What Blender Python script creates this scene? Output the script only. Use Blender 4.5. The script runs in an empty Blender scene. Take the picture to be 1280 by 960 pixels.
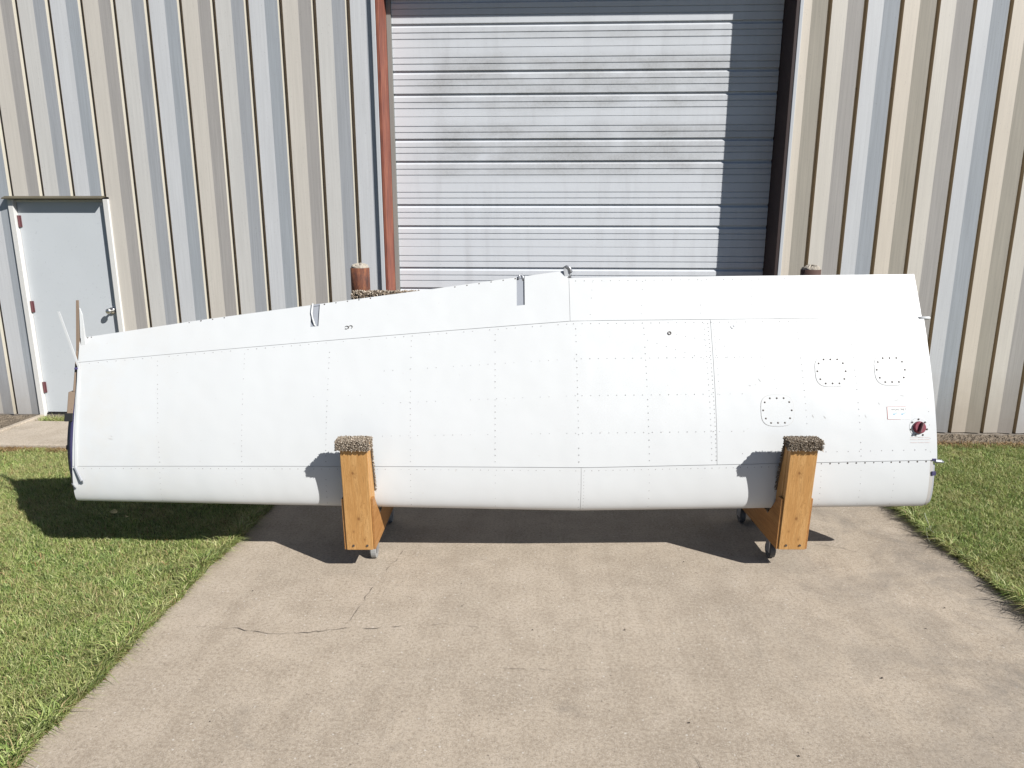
import bpy, bmesh, math, random
import numpy as np
from mathutils import Vector, Matrix

# ------------------------------------------------------------------ camera, sky, sun, exposure
scene = bpy.context.scene
R = math.radians
CAM_H = 1.9
PITCH, YAW, ROLL = R(12.52), R(2.53), R(0.08)
cd = bpy.data.cameras.new('camera'); cam = bpy.data.objects.new('camera', cd)
scene.collection.objects.link(cam); scene.camera = cam
cd.sensor_fit = 'HORIZONTAL'; cd.sensor_width = 36.0; cd.lens = 24.0
cd.clip_start = 0.05; cd.clip_end = 2000.0
fw = Vector((-math.sin(YAW)*math.cos(PITCH), math.cos(YAW)*math.cos(PITCH), -math.sin(PITCH)))
rt = Vector((math.cos(YAW), math.sin(YAW), 0)); upv = rt.cross(fw)
rt2 = rt*math.cos(ROLL) + upv*math.sin(ROLL); up2 = upv*math.cos(ROLL) - rt*math.sin(ROLL)
cam.matrix_world = Matrix(((rt2.x, up2.x, -fw.x, 0), (rt2.y, up2.y, -fw.y, 0), (rt2.z, up2.z, -fw.z, CAM_H), (0, 0, 0, 1)))

SUN_AZ, SUN_EL = 55.2, 37.7          # azimuth to the right of the wall normal, elevation
to_sun = Vector((math.sin(R(SUN_AZ))*math.cos(R(SUN_EL)), -math.cos(R(SUN_AZ))*math.cos(R(SUN_EL)), math.sin(R(SUN_EL))))
world = bpy.data.worlds.new('World'); scene.world = world; world.use_nodes = True
wn = world.node_tree.nodes; wl = world.node_tree.links; wn.clear()
sky = wn.new('ShaderNodeTexSky'); sky.sky_type = 'NISHITA'; sky.sun_disc = False
sky.sun_elevation = R(SUN_EL); sky.sun_rotation = R(180.0 - SUN_AZ)
sky.air_density = 0.6; sky.dust_density = 0.2; sky.ozone_density = 3.5; sky.altitude = 250.0
bg = wn.new('ShaderNodeBackground'); bg.inputs['Strength'].default_value = 0.05
wo = wn.new('ShaderNodeOutputWorld')
wl.new(sky.outputs[0], bg.inputs[0]); wl.new(bg.outputs[0], wo.inputs[0])
sd = bpy.data.lights.new('sun', 'SUN'); sd.energy = 5.0; sd.angle = R(0.53); sd.color = (1.0, 0.975, 0.94)
sun = bpy.data.objects.new('sun', sd); scene.collection.objects.link(sun)
sun.rotation_euler = (-to_sun).to_track_quat('-Z', 'Y').to_euler(); sun.location = (8, -6, 9)
vs = scene.view_settings
vs.view_transform = 'Standard'; vs.look = 'None'; vs.gamma = 1.0; vs.exposure = 0.34
vs.use_curve_mapping = False
scene.cycles.diffuse_bounces = 1; scene.cycles.max_bounces = 6

random.seed(7); rng = np.random.default_rng(11)
COL = scene.collection

# ------------------------------------------------------------------ helpers
def tag(o, label=None, cat=None, group=None, kind=None):
    if label: o['label'] = label
    if cat: o['category'] = cat
    if group: o['group'] = group
    if kind: o['kind'] = kind
    return o

def empty(name, loc=(0, 0, 0), rz=0.0):
    o = bpy.data.objects.new(name, None); COL.objects.link(o)
    o.empty_display_size = 0.1
    o.location = loc; o.rotation_euler = (0, 0, rz)
    return o

def link(name, me, mats, parent=None):
    o = bpy.data.objects.new(name, me); COL.objects.link(o)
    if mats is not None:
        for m in (mats if isinstance(mats, (list, tuple)) else [mats]):
            me.materials.append(m)
    if parent is not None: o.parent = parent
    return o

def mesh(name, verts, faces, mats, parent=None, smooth=False, mi=None):
    me = bpy.data.meshes.new(name)
    me.from_pydata([tuple(v) for v in verts], [], faces); me.update()
    if mi is not None: me.polygons.foreach_set('material_index', mi)
    if smooth: me.polygons.foreach_set('use_smooth', [True]*len(me.polygons))
    return link(name, me, mats, parent)

class MB:
    """collects shapes for one mesh"""
    def __init__(self): self.v = []; self.f = []; self.m = []
    def add(self, v, f, mi=0):
        b = len(self.v); self.v += [tuple(p) for p in v]
        self.f += [tuple(i+b for i in q) for q in f]; self.m += [mi]*len(f)
        return self
    def box(self, x0, x1, y0, y1, z0, z1, mi=0):
        v = [(x0,y0,z0),(x1,y0,z0),(x1,y1,z0),(x0,y1,z0),(x0,y0,z1),(x1,y0,z1),(x1,y1,z1),(x0,y1,z1)]
        f = [(0,3,2,1),(4,5,6,7),(0,1,5,4),(1,2,6,5),(2,3,7,6),(3,0,4,7)]
        return self.add(v, f, mi)
    def prism_x(self, poly, x0, x1, mi=0):
        """polygon in (y,z) extruded along x"""
        n = len(poly)
        v = [(x0, p[0], p[1]) for p in poly] + [(x1, p[0], p[1]) for p in poly]
        f = [tuple(range(n)), tuple(range(2*n-1, n-1, -1))]
        f += [(i, n+i, n+(i+1) % n, (i+1) % n) for i in range(n)]
        return self.add(v, f, mi)
    def tube(self, pts, rad, n=8, mi=0, cap=True):
        pts = [Vector(p) for p in pts]
        rads = rad if isinstance(rad, (list, tuple)) else [rad]*len(pts)
        v = []; f = []
        for i, p in enumerate(pts):
            d = (pts[min(i+1, len(pts)-1)] - pts[max(i-1, 0)]).normalized()
            a = d.cross(Vector((0, 0, 1)) if abs(d.z) < .9 else Vector((1, 0, 0))).normalized(); b = d.cross(a)
            for k in range(n):
                t = 2*math.pi*k/n
                v.append(p + (a*math.cos(t) + b*math.sin(t))*rads[i])
        for i in range(len(pts)-1):
            for k in range(n):
                f.append((i*n+k, i*n+(k+1) % n, (i+1)*n+(k+1) % n, (i+1)*n+k))
        if cap:
            f.append(tuple(range(n-1, -1, -1))); f.append(tuple(range((len(pts)-1)*n, len(pts)*n)))
        return self.add(v, f, mi)
    def build(self, name, mats, parent=None, smooth=False, bevel=0.0):
        o = mesh(name, self.v, self.f, mats, parent, smooth, self.m)
        bm = bmesh.new(); bm.from_mesh(o.data)
        bmesh.ops.recalc_face_normals(bm, faces=bm.faces)
        bm.to_mesh(o.data); bm.free()
        if bevel > 0:
            mod = o.modifiers.new('bevel', 'BEVEL'); mod.width = bevel; mod.segments = 2; mod.limit_method = 'ANGLE'
        return o

# ---- materials
def mat(name, col, rough=0.6, metal=0.0, spec=0.5):
    m = bpy.data.materials.new(name); m.use_nodes = True
    p = m.node_tree.nodes['Principled BSDF']
    p.inputs['Base Color'].default_value = (*col, 1); p.inputs['Roughness'].default_value = rough
    p.inputs['Metallic'].default_value = metal
    p.inputs['Specular IOR Level'].default_value = spec
    return m

class NT:
    """small node-graph helper on a principled material"""
    def __init__(self, m):
        self.m = m; self.nt = m.node_tree; self.n = self.nt.nodes; self.p = self.n['Principled BSDF']
    def new(self, t, **kw):
        o = self.n.new(t)
        for k, v in kw.items(): setattr(o, k, v)
        return o
    def l(self, a, b): self.nt.links.new(a, b)
    def coord(self, scale=(1, 1, 1), kind='Object', rot=(0, 0, 0)):
        tc = self.new('ShaderNodeTexCoord'); mp = self.new('ShaderNodeMapping')
        mp.inputs['Scale'].default_value = scale; mp.inputs['Rotation'].default_value = rot
        self.l(tc.outputs[kind], mp.inputs['Vector']); return mp.outputs[0]
    def world(self, scale=(1, 1, 1)):
        g = self.new('ShaderNodeNewGeometry'); mp = self.new('ShaderNodeMapping')
        mp.inputs['Scale'].default_value = scale
        self.l(g.outputs['Position'], mp.inputs['Vector']); return mp.outputs[0]
    def noise(self, vec, scale, detail=4, rough=.55, dist=0.0):
        n = self.new('ShaderNodeTexNoise'); n.inputs['Scale'].default_value = scale
        n.inputs['Detail'].default_value = detail; n.inputs['Roughness'].default_value = rough
        n.inputs['Distortion'].default_value = dist
        self.l(vec, n.inputs['Vector']); return n.outputs['Fac']
    def voro(self, vec, scale, out='Distance'):
        n = self.new('ShaderNodeTexVoronoi'); n.inputs['Scale'].default_value = scale
        self.l(vec, n.inputs['Vector']); return n.outputs[out]
    def ramp(self, fac, *stops):
        r = self.new('ShaderNodeValToRGB'); e = r.color_ramp.elements
        while len(e) < len(stops): e.new(0.5)
        for k, (pos, c) in enumerate(stops):
            e[k].position = pos; e[k].color = (*c, 1) if isinstance(c, tuple) else (c, c, c, 1)
        self.l(fac, r.inputs[0]); return r.outputs[0]
    def mix(self, fac, a, b, mode='MIX'):
        n = self.new('ShaderNodeMix', data_type='RGBA', blend_type=mode)
        for sock, v in ((n.inputs['Factor'], fac), (n.inputs['A'], a), (n.inputs['B'], b)):
            if isinstance(v, (int, float)): sock.default_value = v
            elif isinstance(v, tuple): sock.default_value = (*v, 1)
            else: self.l(v, sock)
        return n.outputs['Result']
    def math(self, op, a, b=0.0, c=0.0):
        n = self.new('ShaderNodeMath', operation=op)
        for k, v in enumerate((a, b, c)):
            if isinstance(v, (int, float)): n.inputs[k].default_value = v
            else: self.l(v, n.inputs[k])
        return n.outputs[0]
    def xyz(self, vec):
        s = self.new('ShaderNodeSeparateXYZ'); self.l(vec, s.inputs[0]); return s.outputs
    def island(self):
        return self.new('ShaderNodeNewGeometry').outputs['Random Per Island']
    def color(self, c): self.l(c, self.p.inputs['Base Color'])
    def rough(self, c): self.l(c, self.p.inputs['Roughness'])
    def bump(self, h, strength=.3, dist=.01):
        b = self.new('ShaderNodeBump'); b.inputs['Strength'].default_value = strength; b.inputs['Distance'].default_value = dist
        self.l(h, b.inputs['Height']); self.l(b.outputs[0], self.p.inputs['Normal'])

def m_panel(name, col, amt=.1):
    m = mat(name, col, .48); t = NT(m)
    st = t.noise(t.world((1, 1, .02)), 95, 3, .6)
    st2 = t.noise(t.world((1, 1, .12)), 9, 3, .6)
    sp = t.noise(t.world(), 130, 2, .5)
    c = t.mix(t.ramp(st, (.35, 0.0), (.75, 1.0)), col, tuple(x*(1-amt*1.3) for x in col))
    c = t.mix(t.ramp(st2, (.4, 0.0), (.8, .6)), c, tuple(x*.86 for x in col))
    c = t.mix(t.ramp(sp, (.67, 0.0), (.73, .5)), c, (.2, .18, .16))
    # splash dirt climbing up from the ground
    z = t.xyz(t.world())[2]
    dirt = t.math('MULTIPLY', t.ramp(t.math('ADD', t.math('MULTIPLY', z, 0.9), t.math('MULTIPLY', t.noise(t.world(), 6, 5, .65), .35)), (.15, 1.0), (.75, 0.0)), .5)
    c = t.mix(dirt, c, (.25, .20, .14))
    t.color(c)
    t.bump(t.noise(t.world((1, 1, .25)), 5, 2), .12, .02)
    return m

M = {}
M['tan'] = m_panel('panel tan paint', (.555, .52, .465))
M['neutral'] = m_panel('panel grey paint', (.545, .535, .51))
M['blue'] = m_panel('panel cool grey paint', (.54, .55, .56))
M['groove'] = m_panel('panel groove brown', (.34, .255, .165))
M['tan2'] = m_panel('panel warm tan paint', (.60, .54, .455))
M['tan3'] = m_panel('panel pale tan paint', (.58, .545, .485))
M['tan_s'] = m_panel('panel shaded tan slope', (.52, .49, .46), .16)  # slope colours carry painted-in shade of the faces turned from the sun
M['neutral_s'] = m_panel('panel shaded grey slope', (.50, .515, .535), .16)
M['blue_s'] = m_panel('panel shaded blue slope', (.495, .525, .555), .16)
M['tan2_s'] = m_panel('panel shaded warm slope', (.52, .475, .395), .16)
M['tan3_s'] = m_panel('panel shaded beige slope', (.53, .50, .465), .16)
M['crest'] = m_panel('panel cream rib edge', (.64, .60, .50), .04)

def m_rust():
    m = mat('rusty steel', (.25, .08, .04), .8); t = NT(m)
    n = t.noise(t.world((1, 1, .25)), 22, 5, .65); n2 = t.noise(t.world(), 70, 3, .6)
    c = t.ramp(n, (.3, (.05, .02, .015)), (.5, (.16, .055, .028)), (.62, (.27, .105, .045)), (.8, (.38, .18, .08)))
    c = t.mix(t.ramp(n2, (.55, 0.0), (.75, .7)), c, (.06, .03, .025))
    t.color(c); t.bump(n2, .4, .004); return m
M['rust'] = m_rust()
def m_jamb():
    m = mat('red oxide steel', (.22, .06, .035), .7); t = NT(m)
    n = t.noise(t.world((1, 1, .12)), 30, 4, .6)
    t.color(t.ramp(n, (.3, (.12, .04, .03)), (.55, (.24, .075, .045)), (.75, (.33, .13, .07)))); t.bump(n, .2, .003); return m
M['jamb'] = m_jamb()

def m_door_slats():
    m = mat('weathered white door steel', (.55, .57, .6), .42); t = NT(m)
    w = t.world(); x, y, z = t.xyz(w)
    # smoky grime in the middle of the door, heavier on the ribbed bands, fading at the sides
    n = t.noise(t.world((1, 1, 2.0)), 2.2, 5, .6); f = t.noise(t.world(), 45, 4, .7)
    bx = t.math('MULTIPLY', t.ramp(t.math('MULTIPLY_ADD', x, .25, .5), (.16, 0.0), (.26, 1.0)), t.ramp(t.math('MULTIPLY_ADD', x, .25, .5), (.86, 1.0), (1.0, .35)))
    bz = t.math('MULTIPLY', t.ramp(t.math('MULTIPLY', z, .2), (.455, 0.0), (.49, 1.0)), t.ramp(t.math('MULTIPLY', z, .2), (.72, 1.0), (.77, 0.15)))
    # paler wash-down stripes at the section joints
    jz = t.math('ABSOLUTE', t.math('SUBTRACT', t.math('FRACT', t.math('DIVIDE', t.math('SUBTRACT', z, 3.588), .61)), .5))
    jm = t.ramp(jz, (.30, 1.0), (.44, .25))
    g = t.math('MULTIPLY', t.math('MULTIPLY', bx, bz), jm)
    g = t.math('MULTIPLY', g, t.ramp(n, (.32, .1), (.66, 1.0)))
    g = t.math('MULTIPLY', g, t.ramp(f, (.3, .55), (.7, 1.0)))
    c = t.mix(g, (.66, .685, .715), (.40, .405, .405))
    sp = t.noise(t.world(), 110, 2, .5)
    c = t.mix(t.ramp(sp, (.69, 0.0), (.74, .5)), c, (.15, .14, .13))
    st = t.noise(t.world((.6, 1, .08)), 14, 4, .6)
    c = t.mix(t.ramp(st, (.5, 0.0), (.85, .35)), c, (.40, .40, .41))
    t.color(c); t.bump(t.noise(t.world((.3, 1, 1)), 6, 2), .08, .02); return m
M['slat'] = m_door_slats()

def m_speckle(name, col, dark, amt=.25, rough=.5, sc=40):
    m = mat(name, col, rough); t = NT(m)
    n = t.noise(t.world(), sc, 4, .65); n2 = t.noise(t.world(), 3, 3)
    c = t.mix(t.ramp(n, (.62, 0.0), (.75, amt)), col, dark)
    c = t.mix(t.ramp(n2, (.4, 0.0), (.8, amt*.6)), c, tuple(x*.8 for x in col))
    t.color(c); t.bump(n, .06, .004); return m
M['door'] = m_speckle('pale blue grey door paint', (.585, .615, .635), (.25, .26, .27), .3)
M['frame'] = m_speckle('white frame paint', (.70, .69, .66), (.3, .25, .2), .3)
M['trim'] = m_speckle('light grey trim', (.52, .54, .56), (.25, .25, .25), .3)
M['seal'] = m_speckle('grey weather seal', (.26, .26, .24), (.12, .12, .11), .4)
M['olive'] = m_speckle('weathered brown metal', (.11, .095, .062), (.08, .06, .04), .5)
M['hinge'] = m_speckle('maroon hinge', (.14, .055, .06), (.05, .03, .03), .4)
M['jambdark'] = m_speckle('shaded jamb steel', (.035, .020, .018), (.09, .035, .025), .5, .6)  # right jamb: the shade on its inner face is put into the colour
M['rustdark'] = m_speckle('dark rusty steel', (.075, .038, .028), (.20, .085, .045), .7, .8, 18)
M['dark'] = mat('dark gap', (.02, .019, .018), .8)
M['steel'] = mat('bright steel', (.62, .61, .58), .28, .9)
M['zinc'] = mat('dull zinc', (.42, .43, .45), .42, .7)
M['roof'] = mat('galvanised roof', (.5, .51, .52), .4, .3)

def m_concrete(name, base, edge_dark=True):
    m = mat(name, base, .88, 0, .25); t = NT(m)
    w = t.world()
    big = t.noise(w, .9, 5, .6, .4); mid = t.noise(w, 5.5, 5, .65); fine = t.noise(w, 64, 5, .8); grit = t.noise(w, 190, 2, .6)
    b = base
    c = t.ramp(big, (.3, tuple(x*.76 for x in b)), (.5, b), (.7, tuple(min(1, x*1.14) for x in b)))
    c = t.mix(t.ramp(mid, (.46, 0.0), (.72, .6)), c, (b[0]*.70, b[1]*.68, b[2]*.66))
    c = t.mix(t.ramp(mid, (.28, .7), (.45, 0.0)), c, (b[0]*1.14, b[1]*1.15, b[2]*1.18))
    c = t.mix(t.ramp(fine, (.30, .85), (.5, 0.0)), c, (b[0]*.5, b[1]*.47, b[2]*.43))
    c = t.mix(t.ramp(fine, (.5, 0.0), (.70, .8)), c, (b[0]*1.3, b[1]*1.3, b[2]*1.3))
    c = t.mix(t.ramp(grit, (.58, 0.0), (.68, .7)), c, (.60, .55, .48))
    c = t.mix(t.ramp(grit, (.30, .75), (.41, 0.0)), c, (.17, .14, .115))
    vs_ = t.voro(w, 38); vc = t.xyz(t.voro(w, 38, 'Color'))[0]
    c = t.mix(t.math('MULTIPLY', t.ramp(vs_, (.10, 1.0), (.2, 0.0)), t.ramp(vc, (.86, 0.0), (.9, .75))), c, (.66, .62, .56))
    c = t.mix(t.math('MULTIPLY', t.ramp(vs_, (.10, 1.0), (.2, 0.0)), t.ramp(vc, (.06, .7), (.1, 0.0))), c, (.13, .105, .085))
    # exposed aggregate patch and grey mildew along the right-hand side
    x = t.xyz(w)[0]
    mil = t.math('MULTIPLY', t.ramp(t.math('MULTIPLY_ADD', x, .2, .4), (.56, 0.0), (.9, 1.0)), t.ramp(t.noise(w, 2.1, 5, .7, .8), (.42, 0.0), (.66, .75)))
    c = t.mix(mil, c, (.165, .152, .135))
    lft = t.math('MULTIPLY', t.ramp(t.math('MULTIPLY_ADD', x, .5, 1.0), (.03, 1.0), (.2, 0.0)), t.ramp(t.noise(w, 4, 4, .7), (.4, 0.0), (.65, .5)))
    c = t.mix(lft, c, (b[0]*1.1, b[1]*1.12, b[2]*1.16))
    sk = t.noise(t.world((5.5, .55, 1)), 1.6, 5, .65, .3)
    c = t.mix(t.ramp(sk, (.50, 0.0), (.75, .32)), c, (b[0]*.66, b[1]*.63, b[2]*.60))
    c = t.mix(t.ramp(sk, (.28, .3), (.46, 0.0)), c, (b[0]*1.12, b[1]*1.10, b[2]*1.08))
    st = t.noise(w, 1.7, 6, .7, 1.4)
    c = t.mix(t.ramp(st, (.60, 0.0), (.76, .5)), c, (.20, .175, .145))
    t.color(c)
    h = t.math('ADD', t.math('MULTIPLY', fine, .8), t.math('MULTIPLY', grit, .5))
    t.bump(h, .32, .005); return m
M['concrete'] = m_concrete('driveway concrete', (.43, .362, .283))
M['walk'] = m_concrete('sidewalk concrete', (.45, .385, .305))
M['footing'] = m_concrete('rough footing concrete', (.24, .205, .165))
M['cap'] = m_concrete('bollard concrete', (.40, .36, .30))

def m_soil():
    m = mat('soil', (.1, .085, .05), .95, 0, .1); t = NT(m); w = t.world()
    n = t.noise(w, 9, 6, .7); f = t.noise(w, 90, 3, .7)
    c = t.ramp(n, (.3, (.035, .04, .016)), (.55, (.07, .07, .028)), (.75, (.12, .095, .05)))
    c = t.mix(t.ramp(f, (.5, 0.0), (.75, .6)), c, (.17, .13, .075))
    t.color(c); t.bump(n, .6, .03); return m
M['soil'] = m_soil()
def m_dirt():
    m = mat('gravelly dirt', (.2, .17, .13), .95, 0, .1); t = NT(m); w = t.world()
    n = t.noise(w, 12, 6, .7); v = t.voro(w, 55); f = t.noise(w, 120, 3, .7)
    c = t.ramp(n, (.3, (.12, .10, .075)), (.6, (.22, .18, .135)), (.8, (.30, .235, .16)))
    c = t.mix(t.ramp(v, (.05, .7), (.3, 0.0)), c, (.36, .31, .25))
    c = t.mix(t.ramp(f, (.3, .8), (.45, 0.0)), c, (.05, .04, .03))
    t.color(c); t.bump(v, .8, .02); return m
M['dirt'] = m_dirt()

def m_grass():
    m = mat('lawn blades', (.1, .15, .03), .5, 0, .35); t = NT(m); w = t.world()
    isl = t.island(); n = t.noise(w, 2.6, 5, .6, .3); n2 = t.noise(w, 9, 4, .6)
    a = t.ramp(isl, (0, (.08, .135, .032)), (.3, (.24, .345, .083)), (.7, (.47, .56, .175)), (1, (.70, .70, .36)))
    b = t.ramp(isl, (0, (.15, .19, .05)), (.5, (.40, .44, .14)), (1, (.62, .59, .30)))
    c = t.mix(t.ramp(n, (.42, 0.0), (.66, .85)), a, b)
    c = t.mix(t.ramp(n2, (.5, 0.0), (.75, .5)), c, (.12, .25, .085))
    n3 = t.noise(w, 1.5, 5, .65, .6)
    c = t.mix(t.math('MULTIPLY', t.ramp(n3, (.5, 0.0), (.66, 1.0)), t.ramp(t.math('FRACT', t.math('MULTIPLY', isl, 17.7)), (.45, 0.0), (.6, .8))), c, (.52, .43, .22))
    dead = t.ramp(t.math('FRACT', t.math('MULTIPLY', isl, 37.3)), (.90, 0.0), (.92, 1.0))
    c = t.mix(dead, c, (.50, .39, .20))
    t.color(c)
    p = t.p; p.inputs['Transmission Weight'].default_value = 0.0
    tr = t.new('ShaderNodeBsdfTranslucent'); t.l(c, tr.inputs['Color'])
    mx = t.new('ShaderNodeMixShader'); mx.inputs[0].default_value = .28
    out = t.n['Material Output']
    t.l(p.outputs[0], mx.inputs[1]); t.l(tr.outputs[0], mx.inputs[2]); t.l(mx.outputs[0], out.inputs['Surface'])
    return m
M['grass'] = m_grass()
def m_dry():
    m = mat('dead grass', (.3, .2, .1), .7, 0, .2); t = NT(m)
    t.color(t.ramp(t.island(), (0, (.17, .095, .035)), (.5, (.30, .19, .085)), (1, (.42, .31, .16)))); return m
M['dry'] = m_dry()

def m_white():
    m = mat('white aircraft paint', (.635, .65, .65), .36); t = NT(m); o = t.coord()
    n = t.noise(t.coord((1, 1, .5)), 1.3, 4, .6); f = t.noise(o, 55, 3, .6); s = t.noise(t.coord((.5, 1, 3)), 5, 5, .7)
    c = t.mix(t.ramp(n, (.45, 0.0), (.8, .35)), (.635, .65, .65), (.58, .59, .585))
    c = t.mix(t.ramp(f, (.70, 0.0), (.76, .35)), c, (.45, .40, .36))
    c = t.mix(t.ramp(s, (.66, 0.0), (.8, .22)), c, (.58, .54, .49))
    # chalky dirt toward the open tip
    x = t.xyz(o)[0]
    d = t.math('MULTIPLY', t.ramp(t.math('MULTIPLY_ADD', x, .2, .6), (.06, 1.0), (.25, 0.0)), t.ramp(t.noise(o, 4, 5, .7), (.45, 0.0), (.7, .28)))
    c = t.mix(d, c, (.60, .55, .47))
    t.color(c); t.bump(t.noise(t.coord((1, 1, 1)), 3.0, 2), .22, .03)
    return m
M['white'] = m_white()
M['rivet'] = mat('painted rivet', (.37, .365, .36), .55)
M['screw'] = mat('dark screw head', (.10, .085, .075), .5, .3)
M['seamshade'] = mat('seam sealant', (.50, .48, .45), .8)
M['slotgrey'] = m_speckle('pale grey slot shade', (.33, .35, .385), (.2, .2, .21), .3, .5)  # shade inside the white slots, painted as a flat grey
M['primer'] = m_speckle('blue violet anodised rib', (.07, .062, .15), (.3, .3, .33), .5, .5)
M['greyalu'] = m_speckle('bare grey aluminium', (.36, .37, .39), (.15, .14, .13), .4, .5)
M['corroded'] = m_speckle('stained brown foam block', (.27, .20, .145), (.12, .08, .05), .7, .9, 60)
M['black'] = mat('black rubber', (.018, .018, .018), .7)
M['red'] = m_speckle('faded red cap', (.21, .028, .048), (.05, .015, .02), .6, .45, 70)
M['redprint'] = mat('faded red print', (.55, .22, .20), .6)
M['pinkprint'] = mat('very faded red print', (.72, .60, .57), .6)
M['blueprint'] = mat('faded blue print', (.30, .47, .58), .6)
M['inkprint'] = mat('black print', (.12, .12, .12), .6)
M['decal'] = mat('white decal', (.82, .82, .80), .4)
M['wheel'] = m_speckle('grey rubber wheel', (.10, .10, .10), (.04, .04, .04), .4, .6)
M['palewheel'] = m_speckle('worn pale wheel', (.30, .30, .29), (.1, .1, .1), .4, .6)
M['leaf'] = mat('yellowed leaf', (.55, .47, .24), .7)
M['litter'] = mat('dark leaf bits', (.045, .034, .025), .9)
M['crack'] = mat('crack dirt', (.15, .125, .10), .95)

def m_wood(name, c0, c1, c2, axis, knots=()):
    m = mat(name, c1, .5, 0, .4); t = NT(m)
    sc = [9, 9, 9]; sc[axis] = .7
    o = t.coord(tuple(sc))
    n = t.noise(o, 3.2, 5, .6, 1.2); f = t.noise(t.coord(tuple(6*s if s > 1 else s*3 for s in sc)), 4, 3, .6)
    c = t.ramp(n, (.28, c0), (.5, c1), (.72, c2))
    wv = t.math('FRACT', t.math('MULTIPLY', n, 9.0))
    c = t.mix(t.ramp(wv, (.0, .62), (.3, 0.0)), c, tuple(x*.62 for x in c0))
    c = t.mix(t.ramp(f, (.4, .35), (.6, 0.0)), c, tuple(x*.75 for x in c0))
    k = t.voro(t.coord((5.2, 5.2, 5.2) if True else None), 1.0)
    c = t.mix(t.ramp(k, (.035, .9), (.075, 0.0)), c, (.14, .055, .02))
    tc = t.new('ShaderNodeTexCoord').outputs['Object']
    for (kx_, kz_, kr) in knots:
        mp = t.new('ShaderNodeMapping'); mp.inputs['Location'].default_value = (-kx_, 0, -kz_*.75); mp.inputs['Scale'].default_value = (1, 0, .75)
        t.l(tc, mp.inputs['Vector']); ln_ = t.new('ShaderNodeVectorMath', operation='LENGTH'); t.l(mp.outputs[0], ln_.inputs[0])
        dd = t.math('ADD', ln_.outputs['Value'], t.math('MULTIPLY', t.math('SUBTRACT', f, .5), .006))
        c = t.mix(t.ramp(dd, (kr*.8, .85), (kr*1.5, 0.0)), c, (.16, .06, .02))
        c = t.mix(t.ramp(dd, (kr*1.3, .4), (kr*5, 0.0)), c, tuple(x*.72 for x in c0))
    t.color(c); t.bump(n, .1, .004); return m
M['pine'] = m_wood('varnished pine', (.46, .232, .073), (.55, .303, .108), (.615, .368, .15), 2, ((-.012, .62, .005), (.004, .345, .006), (-.03, .265, .003), (.03, .215, .003)))
M['ply'] = m_wood('varnished plywood', (.33, .15, .045), (.42, .205, .068), (.48, .25, .09), 1)
def m_carpet():
    m = mat('speckled brown carpet', (.2, .17, .13), .95, 0, .05); t = NT(m)
    t.color(t.ramp(t.island(), (0, (.10, .072, .05)), (.3, (.24, .19, .14)), (.7, (.40, .335, .26)), (1, (.58, .51, .42)))); return m
M['carpet'] = m_carpet()
M['carpetbase'] = mat('carpet backing', (.16, .125, .092), .95, 0, .05)

# ------------------------------------------------------------------ setting: ground, driveway, sidewalk
DX0, DX1 = -1.905, 2.50      # driveway edges
WALL = 6.6                   # front face of the building wall
mesh('ground', [(-150, -150, -.02), (150, -150, -.02), (150, 150, -.02), (-150, 150, -.02)], [(0, 1, 2, 3)], M['soil'])['kind'] = 'structure'

def edge_jit(y, s):
    return .008*math.sin(y*3.1+s) + .007*math.sin(y*9.7+2*s) + .006*math.sin(y*27+s*3)
def slab(name, ys, xl, xr, z, m):
    v = []; f = []
    for y in ys: v += [(xl(y), y, z), (xr(y), y, z), (xl(y), y, z-.12), (xr(y), y, z-.12)]
    for i in range(len(ys)-1):
        a, b = 4*i, 4*i+4
        f += [(a, a+1, b+1, b), (a, b, b+2, a+2), (a+1, a+3, b+3, b+1)]
    f += [(0, 2, 3, 1), (4*len(ys)-4, 4*len(ys)-3, 4*len(ys)-1, 4*len(ys)-2)]
    return mesh(name, v, f, m)
ys = list(np.arange(-8, 6.5, .1)) + [6.58]
d2 = slab('driveway', ys, lambda y: DX0+edge_jit(y, 1), lambda y: DX1+edge_jit(y, 4), 0.0, M['concrete']); d2['kind'] = 'structure'
mesh('driveway', [(DX0, 6.58, .0005), (DX1, 6.58, .0005), (DX1, 7.05, .0005), (DX0, 7.05, .0005)], [(0, 1, 2, 3)], M['concrete'])['kind'] = 'structure'
b = MB(); b.box(-5.10, DX0-.03, 5.64, 6.41, -.08, .045)
sw = b.build('sidewalk', M['walk'], bevel=.012); sw['kind'] = 'structure'
b = MB(); b.box(-5.16, -5.104, 3.0, 6.57, -.08, .065)
sw = b.build('sidewalk', M['walk'], bevel=.008); sw['kind'] = 'structure'

def rough_strip(name, x0, x1, y0, y1, z0, z1, amp, n, m, k):
    nx = max(2, int((x1-x0)*n)); ny = max(2, int((y1-y0)*n)); v = []; f = []
    r = np.random.default_rng(k)
    for i in range(nx+1):
        for j in range(ny+1):
            t = j/ny
            e = 0 if j in (0,) else 1
            v.append((x0+(x1-x0)*i/nx, y0+(y1-y0)*t + (r.uniform(-.02, .02) if j == 0 else 0), z0+(z1-z0)*t + e*r.uniform(-amp, amp)))
    for i in range(nx):
        for j in range(ny):
            a = i*(ny+1)+j; f.append((a, a+ny+1, a+ny+2, a+1))
    o = mesh(name, v, f, m, smooth=False); o['kind'] = 'structure'; return o
rough_strip('dirt', -9, -5.165, 5.2, 6.56, -.015, .055, .010, 26, M['dirt'], 3)
rough_strip('dirt', 2.55, 9, 6.13, 6.50, -.015, .005, .007, 30, M['dirt'], 4)
rough_strip('dirt', -5.10, DX0-.05, 6.42, 6.58, -.01, .015, .005, 30, M['dirt'], 5)

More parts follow.
